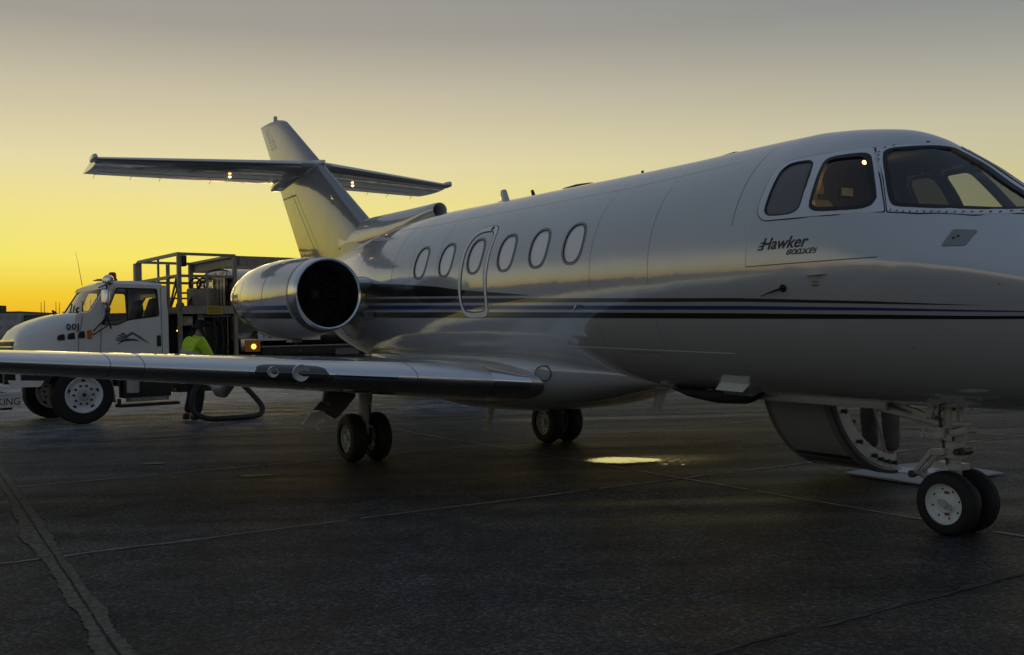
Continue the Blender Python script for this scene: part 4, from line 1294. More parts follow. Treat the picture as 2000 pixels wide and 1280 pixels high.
# ---- engines
for side in (-1, 1):
    cy = side * 1.695
    prof = [(-6.43, .372, 1.792), (-6.425, .384, 1.792), (-6.44, .395, 1.792), (-6.5, .408, 1.79), (-6.60, .424, 1.785), (-6.61, .425, 1.785), (-6.9, .452, 1.772), (-7.3, .478, 1.756), (-7.7, .482, 1.752), (-8.1, .462, 1.76), (-8.5, .415, 1.775), (-8.85, .345, 1.79), (-9.1, .28, 1.80)]
    def ring(x, r, zc, nn=56):
        return [(x - .05, cy + r * math.cos(2 * math.pi * k / nn), zc + r * math.sin(2 * math.pi * k / nn) * (1.05 if math.sin(2 * math.pi * k / nn) < 0 else 1)) for k in range(nn)]
    nac = MB().loft([ring(*p) for p in prof[5:]], caps=False).build('nacelle', M['jet_paint'], jet, angle=50)
    MB().loft([ring(*p) for p in [(-6.75, .352, 1.79), (-6.6, .350, 1.79), (-6.48, .358, 1.792)] + prof[:5]], caps=False).build('intake_lip', M['polished'], nac, angle=60)
    MB().loft([ring(-6.7, .36, 1.79), ring(-7.1, .365, 1.79), ring(-7.12, .02, 1.79)], caps=False).build('intake_duct', M['fan_dark'], nac)
    fan = MB()
    for k in range(18):
        a = 2 * math.pi * k / 18
        u_, v_ = Vector((0, math.cos(a), math.sin(a))), Vector((0, -math.sin(a), math.cos(a)))
        c0 = Vector((-6.98, cy, 1.79))
        fan.add([c0 + u_ * .08 - v_ * .01, c0 + u_ * .345 - v_ * .05 + Vector((.03, 0, 0)), c0 + u_ * .345 + v_ * .03 - Vector((.05, 0, 0)), c0 + u_ * .08 + v_ * .02 - Vector((.05, 0, 0))], [(0, 1, 2, 3)])
    fan.build('fan_blades', M['fan_dark'], nac, smooth=False)
    MB().lathe([(-7.0, .09), (-6.92, .075), (-6.86, .045), (-6.83, .005)], 20, 'x', (0, cy, 1.79)).build('fan_spinner', M['grease'], nac)
    MB().loft([ring(-9.1, .275, 1.80), ring(-9.3, .22, 1.80), ring(-9.32, .2, 1.80), ring(-9.0, .18, 1.80)], caps=False).build('exhaust_nozzle', M['grease'], nac)
    for xj in (-6.63, -7.3, -8.15, -8.6):
        r_ = float(np.interp(-xj, [-p[0] for p in prof[5:]], [p[1] for p in prof[5:]])); zc = float(np.interp(-xj, [-p[0] for p in prof[5:]], [p[2] for p in prof[5:]]))
        MB().loft([ring(xj - .004, r_ + .002, zc), ring(xj + .004, r_ + .002, zc)], caps=False).build('nacelle_seam', M['seam'], nac, smooth=False)
    # stripes carried over the nacelle
    for nm, z0, z1 in (('stripe_blue', 1.605, 1.655), ('stripe_black', 1.505, 1.575)):
        rows = []
        for x in np.linspace(-8.95, -6.66, 34):
            r_ = float(np.interp(-x, [-p[0] for p in prof[5:]], [p[1] for p in prof[5:]])); zc = float(np.interp(-x, [-p[0] for p in prof[5:]], [p[2] for p in prof[5:]]))
            row = []
            for j in range(4):
                z = z0 + (z1 - z0) * j / 3 + (.0 + .012 * (-6.66 - x))
                q = max(-1, min(1, (z - zc) / (r_ * 1.05 if z < zc else r_)))
                row.append((x - .05, cy + side * (r_ + .003) * math.sqrt(1 - q * q), z))
            rows.append(row)
        MB().loft(rows, closed=False, caps=False).build('stripe', M[nm], nac, angle=70)
    MB().box((-7.55, cy - .06 + side * .05, 1.225), (-7.35, cy + .06 + side * .05, 1.26)).build('nacelle_drain', M['rim_grey'], nac, smooth=False)
    rr_ = [[(x_ - a * 2.3, side * y_, 1.93 + b * 2.3) for a, b in naca(.09, 16)] for y_, x_ in ((.55, -6.95), (.9, -6.95), (1.30, -6.95))]
    MB().loft(rr_).build('engine_pylon', M['jet_paint'], jet, angle=40)

# ---- landing gear
def wheel(name, c, r_t, w, r_rim, axis_side, style, parent):
    """one wheel: rim mesh with a tyre child; outer face towards axis_side"""
    mb = MB(); s = axis_side
    hw = w / 2
    rm = r_rim
    mb.lathe([(-s * hw * .55, rm * .97), (s * hw * .52, rm * .97), (s * hw * .66, rm * 1.02), (s * hw * .70, rm * .97), (s * hw * .55, rm * .90), (s * hw * .36, rm * .84), (s * hw * .30, rm * .52), (s * hw * .46, rm * .40), (s * hw * .46, rm * .30), (s * hw * .62, rm * .24), (s * hw * .64, rm * .02)], 40, 'y')
    ob = mb.build(name, M['wheel_white'] if style == 'nose' else M['gear_white'], parent, angle=30, loc=c)
    ty = MB()
    prof = []
    for k in range(25):
        t = math.pi * k / 24
        yy = -math.cos(t)
        rad = rm * .97 + (r_t - rm * .97) * (math.sin(t) ** .45)
        prof.append((yy * hw * (1.0 if abs(yy) < .9 else .98), rad))
    # tread grooves
    ty.lathe(prof, 56, 'y', caps=False)
    for gy in (-.28, 0, .28):
        ty.lathe([(gy * hw - .004, r_t * .999), (gy * hw, r_t * 1.0035), (gy * hw + .004, r_t * .999)], 56, 'y', caps=False)
    to = ty.build('tyre', M['tyre'], ob, angle=40)
    dk = MB(); n = 8 if style == 'nose' else 10
    for k in range(n):
        a = 2 * math.pi * (k + .3) / n
        rr2 = rm * (.70 if style == 'nose' else .72)
        cx, cz = rr2 * math.cos(a), rr2 * math.sin(a)
        hr = rm * (.055 if style == 'nose' else .10)
        y_ = s * hw * (.345 if style == 'nose' else .345)
        dk.add([(cx + hr * math.cos(j * math.pi / 5), y_, cz + hr * math.sin(j * math.pi / 5)) for j in range(10)], [tuple(range(10))])
    dk.build('wheel_hole', M['gasket'], ob, smooth=False)
    hub = MB().lathe([(s * hw * .45, rm * .20), (s * hw * .72, rm * .19), (s * hw * .80, rm * .12), (s * hw * .80, rm * .02)], 20, 'y')
    if style == 'nose':
        pts = [(rm * .38, -rm * .22), (rm * .30, -rm * .30), (-rm * .25, -rm * .12), (-rm * .34, rm * .10), (-rm * .28, rm * .2), (0, rm * .2), (rm * .3, -rm * .02)]
        hub.prism(pts, lambda u, v, t: (u, t, v), s * hw * .5, s * hw * .7)
    hub.build('hub_cap', M['gear_white'] if style == 'nose' else M['steel'], ob, angle=30)
    if style == 'nose':
        for zz in (rm * .52, -rm * .50):
            MB().box((-rm * .13 + .01, s * hw * .40 - .002, zz - rm * .05), (rm * .17, s * hw * .40 + .002, zz + rm * .07)).build('wheel_label', M['label_red'], ob, smooth=False)
    return ob


NR = .213
for s in (-1, 1):
    wheel('nose_wheel', (0.01, s * .1135, NR - .002), NR, .125, .139, s, 'nose', jet)
strut = MB()
strut.tube([(-.01, 0, .40), (-.01, 0, .56)], .042, 20)
strut.tube([(-.01, 0, .54), (-.015, 0, .60), (-.015, 0, .605), (-.02, 0, .99)], [.066, .066, .060, .064], 20)
strut.tube([(-.01, 0, .505), (-.01, 0, .55)], .078, 20)
strut.tube([(0, 0, .20), (-.005, 0, .30), (-.01, 0, .42)], [.045, .04, .045], 16)
strut.tube([(.01, -.17, .213), (.01, .17, .213)], .022, 14)
strut.box((-.13, -.055, .425), (.065, .055, .465))
noseg = strut.build('nose_gear_leg', M['gear_white'], jet, bevel=0)
MB().tube([(-.02, 0, .70), (-.02, 0, .712)], .075, 20).tube([(-.02, 0, .62), (-.02, 0, .66)], .084, 20).tube([(-.02, 0, .78), (-.02, 0, .79)], .072, 20).build('gear_collar', M['gear_white'], noseg)
MB().bar((-.02, -.09, .655), (-.20, -.05, .635), .03, .04).bar((-.02, -.09, .69), (-.19, -.03, .67), .022, .03).tube([(-.2, -.08, .635), (-.2, 0, .635)], .02, 10).tube([(-.2, -.05, .66), (-.2, -.05, .69)], .012, 8).build('steering_arm', M['gear_white'], noseg, bevel=.004)
MB().bar((.03, -.09, .67), (.15, -.10, .705), .04, .045).tube([(.04, -.1, .735), (.17, -.1, .742)], .018, 12).tube([(.15, -.14, .70), (.16, -.04, .70)], .02, 10).tube([(.17, -.1, .742), (.185, -.1, .742)], .01, 8).bar((.05, -.08, .71), (.05, -.08, .82), .03).build('steering_jack', M['gear_white'], noseg, bevel=.004)
MB().bar((-.02, -.085, .545), (-.145, -.05, .53), .035, .045).tube([(-.145, -.07, .53), (-.145, .07, .53)], .017, 10).bar((-.145, -.055, .53), (-.275, -.05, .375), .022, .03).bar((-.145, .055, .53), (-.275, .05, .375), .022, .03).tube([(-.275, -.075, .37), (-.275, .07, .37)], .022, 10).bar((-.275, 0, .37), (-.11, 0, .30), .05, .03).build('torque_link', M['gear_white'], noseg, bevel=.004)
MB().tube([(-.28, -.085, .365), (-.28, -.05, .365)], .026, 10).tube([(.055, -.09, .55), (.055, -.06, .55)], .022, 10).tube([(.085, -.08, .555), (.085, .02, .555)], .026, 10).build('link_bolt', M['grease'], noseg)
MB().tube([(-.66, -.10, .835), (-.50, -.09, .80), (-.10, -.05, .725), (-.03, 0, .72)], [.02, .024, .024, .02], 12).tube([(-.66, .10, .835), (-.10, .05, .725), (-.03, 0, .72)], [.02, .024, .02], 12).build('drag_brace', M['gear_white'], noseg)
MB().bar((-.16, -.06, .76), (-.10, -.05, .93), .04, .05).bar((-.16, -.06, .76), (-.27, -.06, .80), .04, .04).bar((-.27, -.06, .80), (-.45, -.05, .855), .03, .03).bar((-.10, -.06, .79), (-.05, -.05, .87), .035).tube([(-.165, -.09, .76), (-.165, .0, .76)], .014, 10).build('retract_link', M['gear_white'], noseg, bevel=.004)
MB().bar((.065, -.06, .71), (.03, -.05, .93), .032, .04).tube([(.11, 0, .83), (.22, -.03, .89), (.28, -.05, .92)], .007, 6).tube([(-.03, -.08, .87), (-.03, -.04, .87)], .03, 12).tube([(.1, -.09, .90), (.1, 0, .90)], .024, 12).build('side_rod', M['gear_white'], noseg)
MB().tube([(-.05, -.065, .9), (-.075, -.07, .80), (-.06, -.075, .70), (-.05, -.06, .58), (-.03, -.05, .45)], .008, 6).tube([(.02, -.07, .88), (.05, -.085, .78), (.03, -.08, .62)], .007, 6).build('brake_hose', M['grease'], noseg)
MB().loft([[(-.60, -.06, .87), (-.60, .06, .87), (-.60, .06, .83), (-.60, -.06, .83)], [(-.16, -.22, .96), (-.16, .22, .96), (-.16, .22, .90), (-.16, -.22, .90)], [(.22, -.22, .97), (.22, .22, .97), (.22, .22, .90), (.22, -.22, .90)], [(.33, -.1, .97), (.33, .1, .97), (.33, .1, .93), (.33, -.1, .93)]]).build('gear_bay_edge', M['grease'], jet, smooth=False)
MB().box((-1.6, -.16, .80), (-.42, -.13, .875)).build('nose_gear_door', M['jet_paint'], jet, bevel=.01)
for k in range(5):
    MB().tube([(.1 + .05 * k, -.2, .905), (.06 + .04 * k, -.12, .895), (-.02 + .03 * k, -.05, .92)], .009, 6).build('bay_hose', M['grease'], jet)

WB, TR, DM, MR = 6.3486, 2.704, .3024, .272
zg = -.1088      # ground level under the main wheels in body axes
for s in (-1, 1):
    cy = s * TR / 2
    for k in (-1, 1):
        wheel('main_wheel', (-WB + .005, cy + k * DM / 2, zg + MR - .003), MR, .185, .168, s if k == s else (s * k), 'main', jet)
    leg = MB()
    leg.tube([(-WB, cy, zg + MR), (-WB + .01, cy, zg + .46)], [.05, .05], 16)
    leg.tube([(-WB + .01, cy, zg + .44), (-WB + .03, cy - s * .02, .78)], [.066, .085], 18)
    leg.tube([(-WB, cy - .23, zg + MR), (-WB, cy + .23, zg + MR)], .035, 14)
    lg = leg.build('main_gear_leg', M['gear_white'], jet)
    MB().bar((-WB - .02, cy, .32), (-WB - .22, cy, .27), .05, .04).bar((-WB - .22, cy, .27), (-WB - .03, cy, .17), .05, .04).bar((-WB + .07, cy, .45), (-WB + .09, cy, .2), .03).tube([(-WB + .08, cy - .06, .30), (-WB + .08, cy + .08, .27)], .02, 8).build('torque_link', M['gear_white'], lg, bevel=.005)
    MB().tube([(-WB + .075, cy + .02, .6), (-WB + .09, cy + .04, .4), (-WB + .07, cy + .03, .25)], .01, 6).lathe([(-.05, .10), (.05, .10)], 20, 'y', (-WB, cy, zg + MR)).build('brake_pack', M['grease'], lg)
    # leg door, hanging outboard in front of the wheels
    gp = lambda u, v, t: (-6.30 + t - .10 * (u - 1.48), s * u, v)
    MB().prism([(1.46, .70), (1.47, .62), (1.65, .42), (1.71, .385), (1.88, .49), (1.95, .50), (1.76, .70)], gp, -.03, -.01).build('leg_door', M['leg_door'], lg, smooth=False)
    MB().prism([(2.08, .35), (1.99, .475), (1.85, .485), (1.83, .45), (1.745, .37), (1.75, .36), (1.87, .405), (1.91, .36), (1.895, .27), (1.912, .272), (1.945, .345), (2.0, .355), (2.06, .33)], gp, -.005, .02).build('door_bracket', M['wheel_white'], lg, smooth=False)
    MB().tube([(-6.25, s * 1.85, .70), (-6.28, s * 1.86, .60), (-6.3, s * 1.80, .55)], .03, 8).build('door_link', M['steel'], lg)

# ---- airstair door, let down on the port side
HY, HZ = .62, 1.03
R_ = .975
steps = MB()
A0_ = math.asin((HZ - 1.809) / R_)
arc = [(A0_ + (math.radians(36) - A0_) * k / 28) for k in range(29)]
rotd = math.radians(-127)


def door_pt(x, a, off):
    y, z = (R_ + off) * math.cos(a), 1.809 + (R_ + off) * math.sin(a)
    y0, z0 = R_ * math.cos(A0_), 1.809 + R_ * math.sin(A0_)
    dy, dz = y - y0, z - z0
    c, s = math.cos(rotd), math.sin(rotd)
    return (x, HY + dy * c - dz * s, HZ + dy * s + dz * c)


XA, XF = -2.26, -1.55
rings = []
for a in arc:
    rings.append([door_pt(XA, a, 0), door_pt(XF, a, 0), door_pt(XF, a, -.10), door_pt(XA, a, -.10)])
adoor = MB().loft(rings).build('airstair_door', M['jet_paint'], jet, angle=40)
for off0, off1, w0, w1, nm, mt in ((.003, .006, 0, .055, 'door_edge_band', 'rim_grey'),):
    for xa, xb in ((XA - .002, XA + .05), (XF - .065, XF + .002)):
        rg = [[door_pt(xa, a, .0025), door_pt(xb, a, .0025)] for a in arc]
        MB().loft(rg, closed=False, caps=False).build(nm, M[mt], adoor, smooth=True)
rg = [[door_pt(XF + .012, a, -.002), door_pt(XF + .012, a, -.03), door_pt(XF + .002, a, -.03), door_pt(XF + .002, a, -.002)] for a in arc]
MB().loft(rg).build('door_seal', M['gasket'], adoor)
rg = [[door_pt(XF + .02, a, -.05), door_pt(XF + .02, a, -.17), door_pt(XF + .004, a, -.17), door_pt(XF + .004, a, -.05)] for a in arc[:-1]]
MB().loft(rg).build('stair_side_plate', M['gear_white'], adoor, smooth=False)
for k in (3, 5, 8, 15, 20, 22, 24, 26):
    p = Vector(door_pt(XF + .02, arc[k], -.10))
    MB().tube([p, p + Vector((.05, 0, .0))], [.016, .016], 8).tube([p + Vector((.04, 0, -.02)), p + Vector((.04, 0, .02))], .012, 6).build('door_latch', M['grease'], adoor)
for z0, z1, nm in ((.60, .645, 'stripe_black'), (.665, .69, 'stripe_blue'), (.705, .73, 'stripe_black')):
    a0, a1 = arc[0] + (arc[-1] - arc[0]) * z0, arc[0] + (arc[-1] - arc[0]) * z1
    rg = [[door_pt(XA + .05, a, .0045), door_pt(XF - .066, a, .0045)] for a in np.linspace(a0, a1, 6)]
    MB().loft(rg, closed=False, caps=False).build('stripe', M[nm], adoor)
for k in (5, 11, 17, 23):
    p0 = Vector(door_pt(XA + .05, arc[k], -.10)); p1 = Vector(door_pt(XF - .05, arc[k], -.10))
    MB().box((p0.x, p0.y, p0.z), (p1.x, p0.y + .20, p0.z + .03)).build('stair_tread', M['dark_in'], adoor, smooth=False)
MB().tube([Vector(door_pt(XA + .03, arc[-3], -.12)), (XA + .03, .95, 1.55)], .012, 8).tube([Vector(door_pt(XF - .03, arc[-3], -.12)), (XF - .03, .95, 1.55)], .012, 8).build('stair_handrail', M['steel'], adoor)
MB().box((XA + .02, .55, 1.02), (XF - .02, .66, 1.10)).build('door_hinge', M['gear_white'], adoor, smooth=False)


# ================================================================== THE FUEL TRUCK (x forward, y towards the jet, z up, origin under the front wheel)
TYAW = math.radians(-140.89)
TLOC = Vector((-7.5538, 17.0571, 0))
truck = empty('fuel_truck', 'white bonneted fuel truck with railed platform and steel tank behind the wing', 'fuel truck', TLOC, (0, 0, TYAW))
TW = Matrix.Translation(TLOC) @ Matrix.Rotation(TYAW, 4, 'Z')
YN, YF = .06, -1.72          # near and far cab sides
XZ = lambda y: (lambda u, v, t=0.0: (u, y + t, v))

SIDE = [(-1.52, 1.05), (-1.52, 1.9), (-1.47, 2.36), (-1.42, 2.44), (-.56, 2.46), (-.43, 2.40), (-.13, 1.95), (.10, 1.90), (.16, 1.0), (-.25, .95)]
SIDE_WIN = round_poly([(-.345, 1.72), (-.62, 1.72), (-.80, 1.81), (-1.345, 1.87), (-1.315, 2.37), (-.60, 2.38)], .05)
for y, t in ((YN, -.05), (YF, .05)):
    cs = sheet(SIDE, [SIDE_WIN], XZ(y), 0, t).build('cab_side', M['truck_white'], truck, smooth=False)
    sheet(smooth_poly(scale_poly(SIDE_WIN, .012), 0), [scale_poly(SIDE_WIN, -.018)], XZ(y), (.004 if y > -1 else -.004), t * .9).build('window_seal', M['truck_black'], cs, smooth=False)
    mb = MB(); p, tr_ = fill2d(SIDE_WIN); mb.add([(a, y + t * .5, b) for a, b in p], tr_); mb.build('side_window', M['clear_glass'], cs, smooth=False)
    MB().box((-.80, y + t * .4 - .012, 1.80), (-.775, y + t * .4 + .012, 2.37)).build('window_bar', M['truck_black'], cs, smooth=False)
# door outline, handle
sy = YN + .004
for a, b in (((-.30, 1.05), (-.33, 1.72)), ((-1.40, 1.05), (-1.385, 2.40)), ((-.33, 1.72), (-.57, 2.40)), ((.06, 1.15), (.06, 1.45)), ((.06, 1.15), (-.28, 1.14)), ((.06, 1.45), (-.02, 1.88))):
    MB().bar((a[0], sy, a[1]), (b[0], sy, b[1]), .009, .006).build('door_seam', M['seam'], truck, smooth=False)
MB().box((-1.375, YN, 1.32), (-1.30, YN + .012, 1.52)).build('door_handle', M['truck_black'], truck, bevel=.006)
# cab roof, back wall, floor
rings = []
for x, dz, ins in ((-1.50, -.05, .10), (-1.42, .03, .05), (-1.0, .065, .03), (-.65, .055, .03), (-.48, .02, .05), (-.36, -.035, .10)):
    rings.append([(x, YN - ins * .2, 2.40 + min(dz, 0)), (x, YN - .05 - ins, 2.455 + dz * .8), (x, -.5, 2.49 + dz), (x, -1.15, 2.49 + dz), (x, YF + .05 + ins, 2.455 + dz * .8), (x, YF + ins * .2, 2.40 + min(dz, 0))])
MB().loft(rings).build('cab_roof', M['truck_white'], truck, angle=50)
YZ = lambda x: (lambda u, v, t=0.0: (x + t, u, v))
BK = [(YN - .02, 1.0), (YN - .02, 2.44), (YF + .02, 2.44), (YF + .02, 1.0)]
bwin = smooth_poly([(-.4, 1.78), (-.4, 2.25), (-1.3, 2.25), (-1.3, 1.78)], 1)
sheet(BK, [bwin], YZ(-1.50), 0, .05).build('cab_back', M['truck_white'], truck, smooth=False)
mb = MB(); p, tr_ = fill2d(bwin); mb.add([(-1.48, a, b) for a, b in p], tr_); mb.build('rear_window', M['clear_glass'], truck, smooth=False)
MB().box((-1.5, YF + .05, 1.05), (.1, YN - .05, 1.10)).build('cab_floor', M['dark_in'], truck, smooth=False)
# windscreen
a0, a1 = Vector((-.15, 0, 1.945)), Vector((-.45, 0, 2.43))
def wsp(u, v, t=0.0):
    q = a0 + (a1 - a0) * v
    bow = .06 * (1 - abs(2 * u - 1) ** 2.6)
    return (q.x + bow + t * .8, YN - .04 + (YF - YN + .08) * u, q.z + t * .6)
wsh = round_poly([(.015, .03), (.985, .03), (.975, .93), (.025, .93)], .035)
wsf = sheet([(-.02, -.03), (1.02, -.03), (1.02, 1.02), (-.02, 1.02)], [wsh], wsp, -.02, .012, .06).build('windscreen_surround', M['truck_white'], truck, angle=50)
sheet(scale_poly(wsh, .008), [scale_poly(wsh, -.014)], wsp, -.01, .016, .06).build('windscreen_seal', M['truck_black'], wsf, angle=50)
mb = MB(); p, tr_ = fill2d(scale_poly(wsh, .01), (), .08); mb.add([wsp(a, b, .002) for a, b in p], tr_); mb.build('windscreen', M['clear_glass'], truck, angle=80)
for k, pts in enumerate((((.02, -.1, 1.93), (.04, -.1, 2.01), (-.01, -.14, 2.03)), ((.04, -1.55, 1.93), (.07, -1.55, 2.03), (.01, -1.6, 2.0)))):
    MB().tube(pts, .018, 6).build('hood_mirror', M['truck_black'], truck, smooth=False)
for u0, u1, v1 in ((.15, .32, .40), (.55, .72, .36)):
    MB().bar(wsp(u0, .03, .03), wsp(u1, v1, .03), .02).build('wiper', M['truck_black'], truck, smooth=False)
# seats, wheel, dash
for yy in (-.42, -1.3):
    MB().box((-1.35, yy - .26, 1.35), (-.85, yy + .26, 1.5)).loft([[(-1.36, yy - .25, 1.5), (-1.36, yy + .25, 1.5), (-1.2, yy + .25, 1.5), (-1.2, yy - .25, 1.5)], [(-1.46, yy - .22, 2.05), (-1.46, yy + .22, 2.05), (-1.34, yy + .22, 2.05), (-1.34, yy - .22, 2.05)], [(-1.46, yy - .13, 2.22), (-1.46, yy + .13, 2.22), (-1.37, yy + .13, 2.22), (-1.37, yy - .13, 2.22)]]).build('seat', M['dark_in'], truck, bevel=.03)
MB().box((-.42, YF + .06, 1.3), (-.08, YN - .06, 1.80)).build('dashboard', M['dark_in'], truck, bevel=.05)
cst = Vector((-.52, -.45, 1.86)); ax1 = Vector((0, 1, 0)); ax2 = Vector((-.45, 0, .9)).normalized()
MB().tube([cst + (ax1 * math.cos(t) + ax2 * math.sin(t)) * .21 for t in np.linspace(0, 2 * math.pi, 25)[:-1]], .016, 8, closed=True).tube([cst, (-.25, -.45, 1.7)], .03, 8).tube([cst - ax1 * .2, cst + ax1 * .2], .012, 6).build('steering_wheel', M['dark_in'], truck)
# bonnet
HB = [(-.16, .0, 1.96, .02), (.16, .01, 1.945, .0), (.36, .01, 1.905, .02), (.56, .0, 1.84, .05), (.74, -.05, 1.76, .10), (.86, -.14, 1.67, .18), (.94, -.26, 1.56, .30), (.975, -.32, 1.47, .38)]
rings = []
for x, yo, zt, ins in HB:
    hw = 1.0 - ins * .8 + yo * .2; yc = -.94; zb = 1.02 if x < .9 else 1.12
    r = []
    for k in range(25):
        t = math.pi * k / 24
        c, s = math.cos(t), math.sin(t)
        r.append((x, yc + hw * math.copysign(abs(c) ** .45, c), zb + (zt - zb) * (s ** .42)))
    rings.append(r)
bon = MB().loft(rings).build('bonnet', M['truck_white'], truck, angle=50)
for k in range(3):
    x0 = .40 - .165 * k
    pz = 1.465 + .012 * k
    MB().prism(round_poly([(x0, pz), (x0 - .015, pz + .085 + .012 * k), (x0 - .115, pz + .11 + .012 * k), (x0 - .125, pz)], .025, 3), XZ(.062), -.06, .004).build('bonnet_vent', M['truck_black'], bon, smooth=False)
MB().prism(round_poly([(-.085, 1.48), (-.085, 1.635), (-.165, 1.635), (-.165, 1.48)], .02, 3), XZ(.062), -.06, .022).build('marker_lamp', M['amber'], truck, smooth=False)
lettering('fleet_number', "00J", lambda u, v: (u, .0665, v), .255, .045, 1.605, 1.75, M['ink_black'], truck, spacing=1.15, bold=.03)
# grille, bumper, headlights
gr = MB().box((.92, -1.55, 1.12), (1.0, -.45, 1.46)).build('grille', M['truck_black'], truck, bevel=.03)
for zz in (1.18, 1.27, 1.36):
    MB().box((.98, -1.58, zz - .02), (1.025, -.42, zz + .02)).build('grille_bar', M['chrome'], gr, bevel=.01)
MB().tube([(.95, -.40, 1.10), (.96, -.42, 1.34), (.94, -.48, 1.47), (.94, -1.52, 1.47), (.96, -1.58, 1.34), (.95, -1.6, 1.10)], .035, 10).build('grille_surround', M['chrome'], gr)
# wing panels over the wheels
for y0, y1 in ((.10, -.30), (-1.70, -2.12)):
    prof = [(.78 * math.cos(t), .52 + .70 * math.sin(t)) for t in np.linspace(-.05, math.pi * .98, 22)]
    poly = [(-.62, .62)] + [(-.62, 1.10), (.80, 1.16), (.98, .98), (.98, .74), (.70, .74)] + [(.60 * math.cos(t), .52 + .60 * math.sin(t)) for t in np.linspace(.36, math.pi - .2, 18)]
    MB().prism(poly, lambda u, v, t: (u, t, v), y0, y1).build('front_fender', M['chassis'], truck, smooth=False)
    MB().loft([[(.985, y0 - .06, .78), (.985, y1 + .06, .78), (.985, y1 + .06, .94), (.985, y0 - .06, .94)], [(1.01, y0 - .09, .80), (1.01, y1 + .09, .80), (1.01, y1 + .09, .92), (1.01, y0 - .09, .92)]]).build('headlamp', M['lamp_glass'], truck, smooth=False)
# lower fender lip seen under the jet wing
MB().prism([(1.17, .81), (.63, .78), (.70, .68), (1.12, .69)], lambda u, v, t: (u, t, v), .112, -.02).build('fender_lip', M['truck_white'], truck, smooth=False)
bp_ = MB().box((1.12, -2.12, .32), (1.32, .10, .60)).build('bumper', M['chassis'], truck, bevel=.03)
pb = MB().box((1.325, -.85, .36), (1.34, .09, .56)).box((.98, .105, .36), (1.325, .118, .56)).build('bumper_plate', M['sign_white'], bp_, smooth=False)
lettering('bumper_text', "NO SMOKING", lambda u, v: (u, .1215, v), 1.95, 1.02, .40, .52, M['ink_black'], bp_)
MB().box((.98, .103, .565), (1.99, .13, .61)).box((1.32, .10, .34), (1.99, .117, .565)).build('bumper_plate', M['sign_white'], bp_, smooth=False)
# wheels
def truck_wheel(c, name='road_wheel'):
    rm, rt, hw = .305, .505, .14
    mb = MB().lathe([(-hw, rm * .98), (hw * .85, rm * .99), (hw * 1.02, rm * 1.04), (hw * 1.06, rm), (hw * .95, rm * .93), (hw * .72, rm * .88), (hw * .55, rm * .72), (hw * .70, rm * .45), (hw * .78, rm * .40), (hw * .78, rm * .30)], 44, 'y')
    w = mb.build(name, M['wheel_white'], truck, angle=30, loc=c)
    prof = [(-hw, rm), (-hw * 1.08, (rm + rt) / 2), (-hw * .98, rt * .97), (-hw * .8, rt), (hw * .8, rt), (hw * .98, rt * .97), (hw * 1.08, (rm + rt) / 2), (hw * 1.0, rm)]
    ty = MB().lathe(prof, 56, 'y', caps=False)
    for gy in (-.4, 0, .4):
        ty.lathe([(gy * hw - .006, rt * .998), (gy * hw, rt * 1.004), (gy * hw + .006, rt * .998)], 56, 'y', caps=False)
    ty.build('tyre', M['tyre'], w, angle=40)
    hb = MB().lathe([(hw * .70, rm * .34), (hw * 1.0, rm * .32), (hw * 1.08, rm * .22), (hw * 1.08, rm * .02)], 20, 'y')
    hb.build('hub_cap', M['gear_white'], w, angle=30)
    MB().lathe([(hw * 1.085, rm * .12), (hw * 1.10, rm * .11), (hw * 1.1, .002)], 14, 'y').build('hub_centre', M['grease'], w)
    for k in range(10):
        a = 2 * math.pi * k / 10
        MB().lathe([(hw * .62, .022), (hw * .92, .02), (hw * .92, .002)], 6, 'y', (rm * .53 * math.cos(a), 0, rm * .53 * math.sin(a))).build('wheel_nut', M['grease'], w, smooth=False)
    for k in range(5):
        a = 2 * math.pi * (k + .25) / 5
        u_ = Vector((math.cos(a), 0, math.sin(a))); v_ = Vector((-math.sin(a), 0, math.cos(a)))
        cc = u_ * rm * .82 + Vector((0, hw * .715, 0))
        MB().add([cc + u_ * .024 * math.sin(t) + v_ * .036 * math.cos(t) for t in np.linspace(0, 2 * math.pi, 13)[:-1]], [tuple(range(12))]).build('wheel_hole', M['gasket'], w, smooth=False)
    return w
proto = truck_wheel((0, 0, .505))
for c in ((0, -2.0, .505), (-8.6, 0, .505), (-8.6, -.36, .505), (-8.6, -2.0, .505), (-8.6, -1.68, .505)):
    w = proto.copy(); COL.objects.link(w); w.parent = truck; w.location = c
    for ch in list(proto.children):
        d_ = ch.copy(); COL.objects.link(d_); d_.parent = w
# mirrors, beacon, aerial
MB().loft([[(-.36 + a, .30 + b, 1.93) for a, b in ((-.03, -.09), (.06, -.09), (.09, 0), (.06, .09), (-.03, .09))], [(-.36 + a, .30 + b, 2.34) for a, b in ((-.03, -.09), (.06, -.09), (.09, 0), (.06, .09), (-.03, .09))]]).build('wing_mirror', M['chrome'], truck, bevel=.02)
MB().tube([(-.45, .06, 2.40), (-.36, .30, 2.42), (-.36, .30, 1.86), (-.50, .06, 1.66)], .013, 8).tube([(-.30, .06, 2.38), (-.36, .3, 2.42)], .013, 8).tube([(-.2, .06, 1.62), (-.36, .30, 1.86), (-.36, .30, 1.70), (-.18, .08, 1.55)], .012, 8).build('mirror_bracket', M['truck_black'], truck)
MB().lathe([(0, .09), (.05, .10), (.09, .085), (.10, .02)], 18, 'y', (-.40, .22, 2.50)).build('spot_mirror', M['chrome'], truck)
MB().lathe([(0, .09), (.04, .085), (.045, .06)], 18, 'z', (-.72, -.55, 2.535)).build('beacon_base', M['truck_black'], truck)
MB().lathe([(0, .072), (.09, .068), (.12, .05), (.125, .005)], 18, 'z', (-.72, -.55, 2.58)).build('roof_beacon', M['red_lens'], truck)
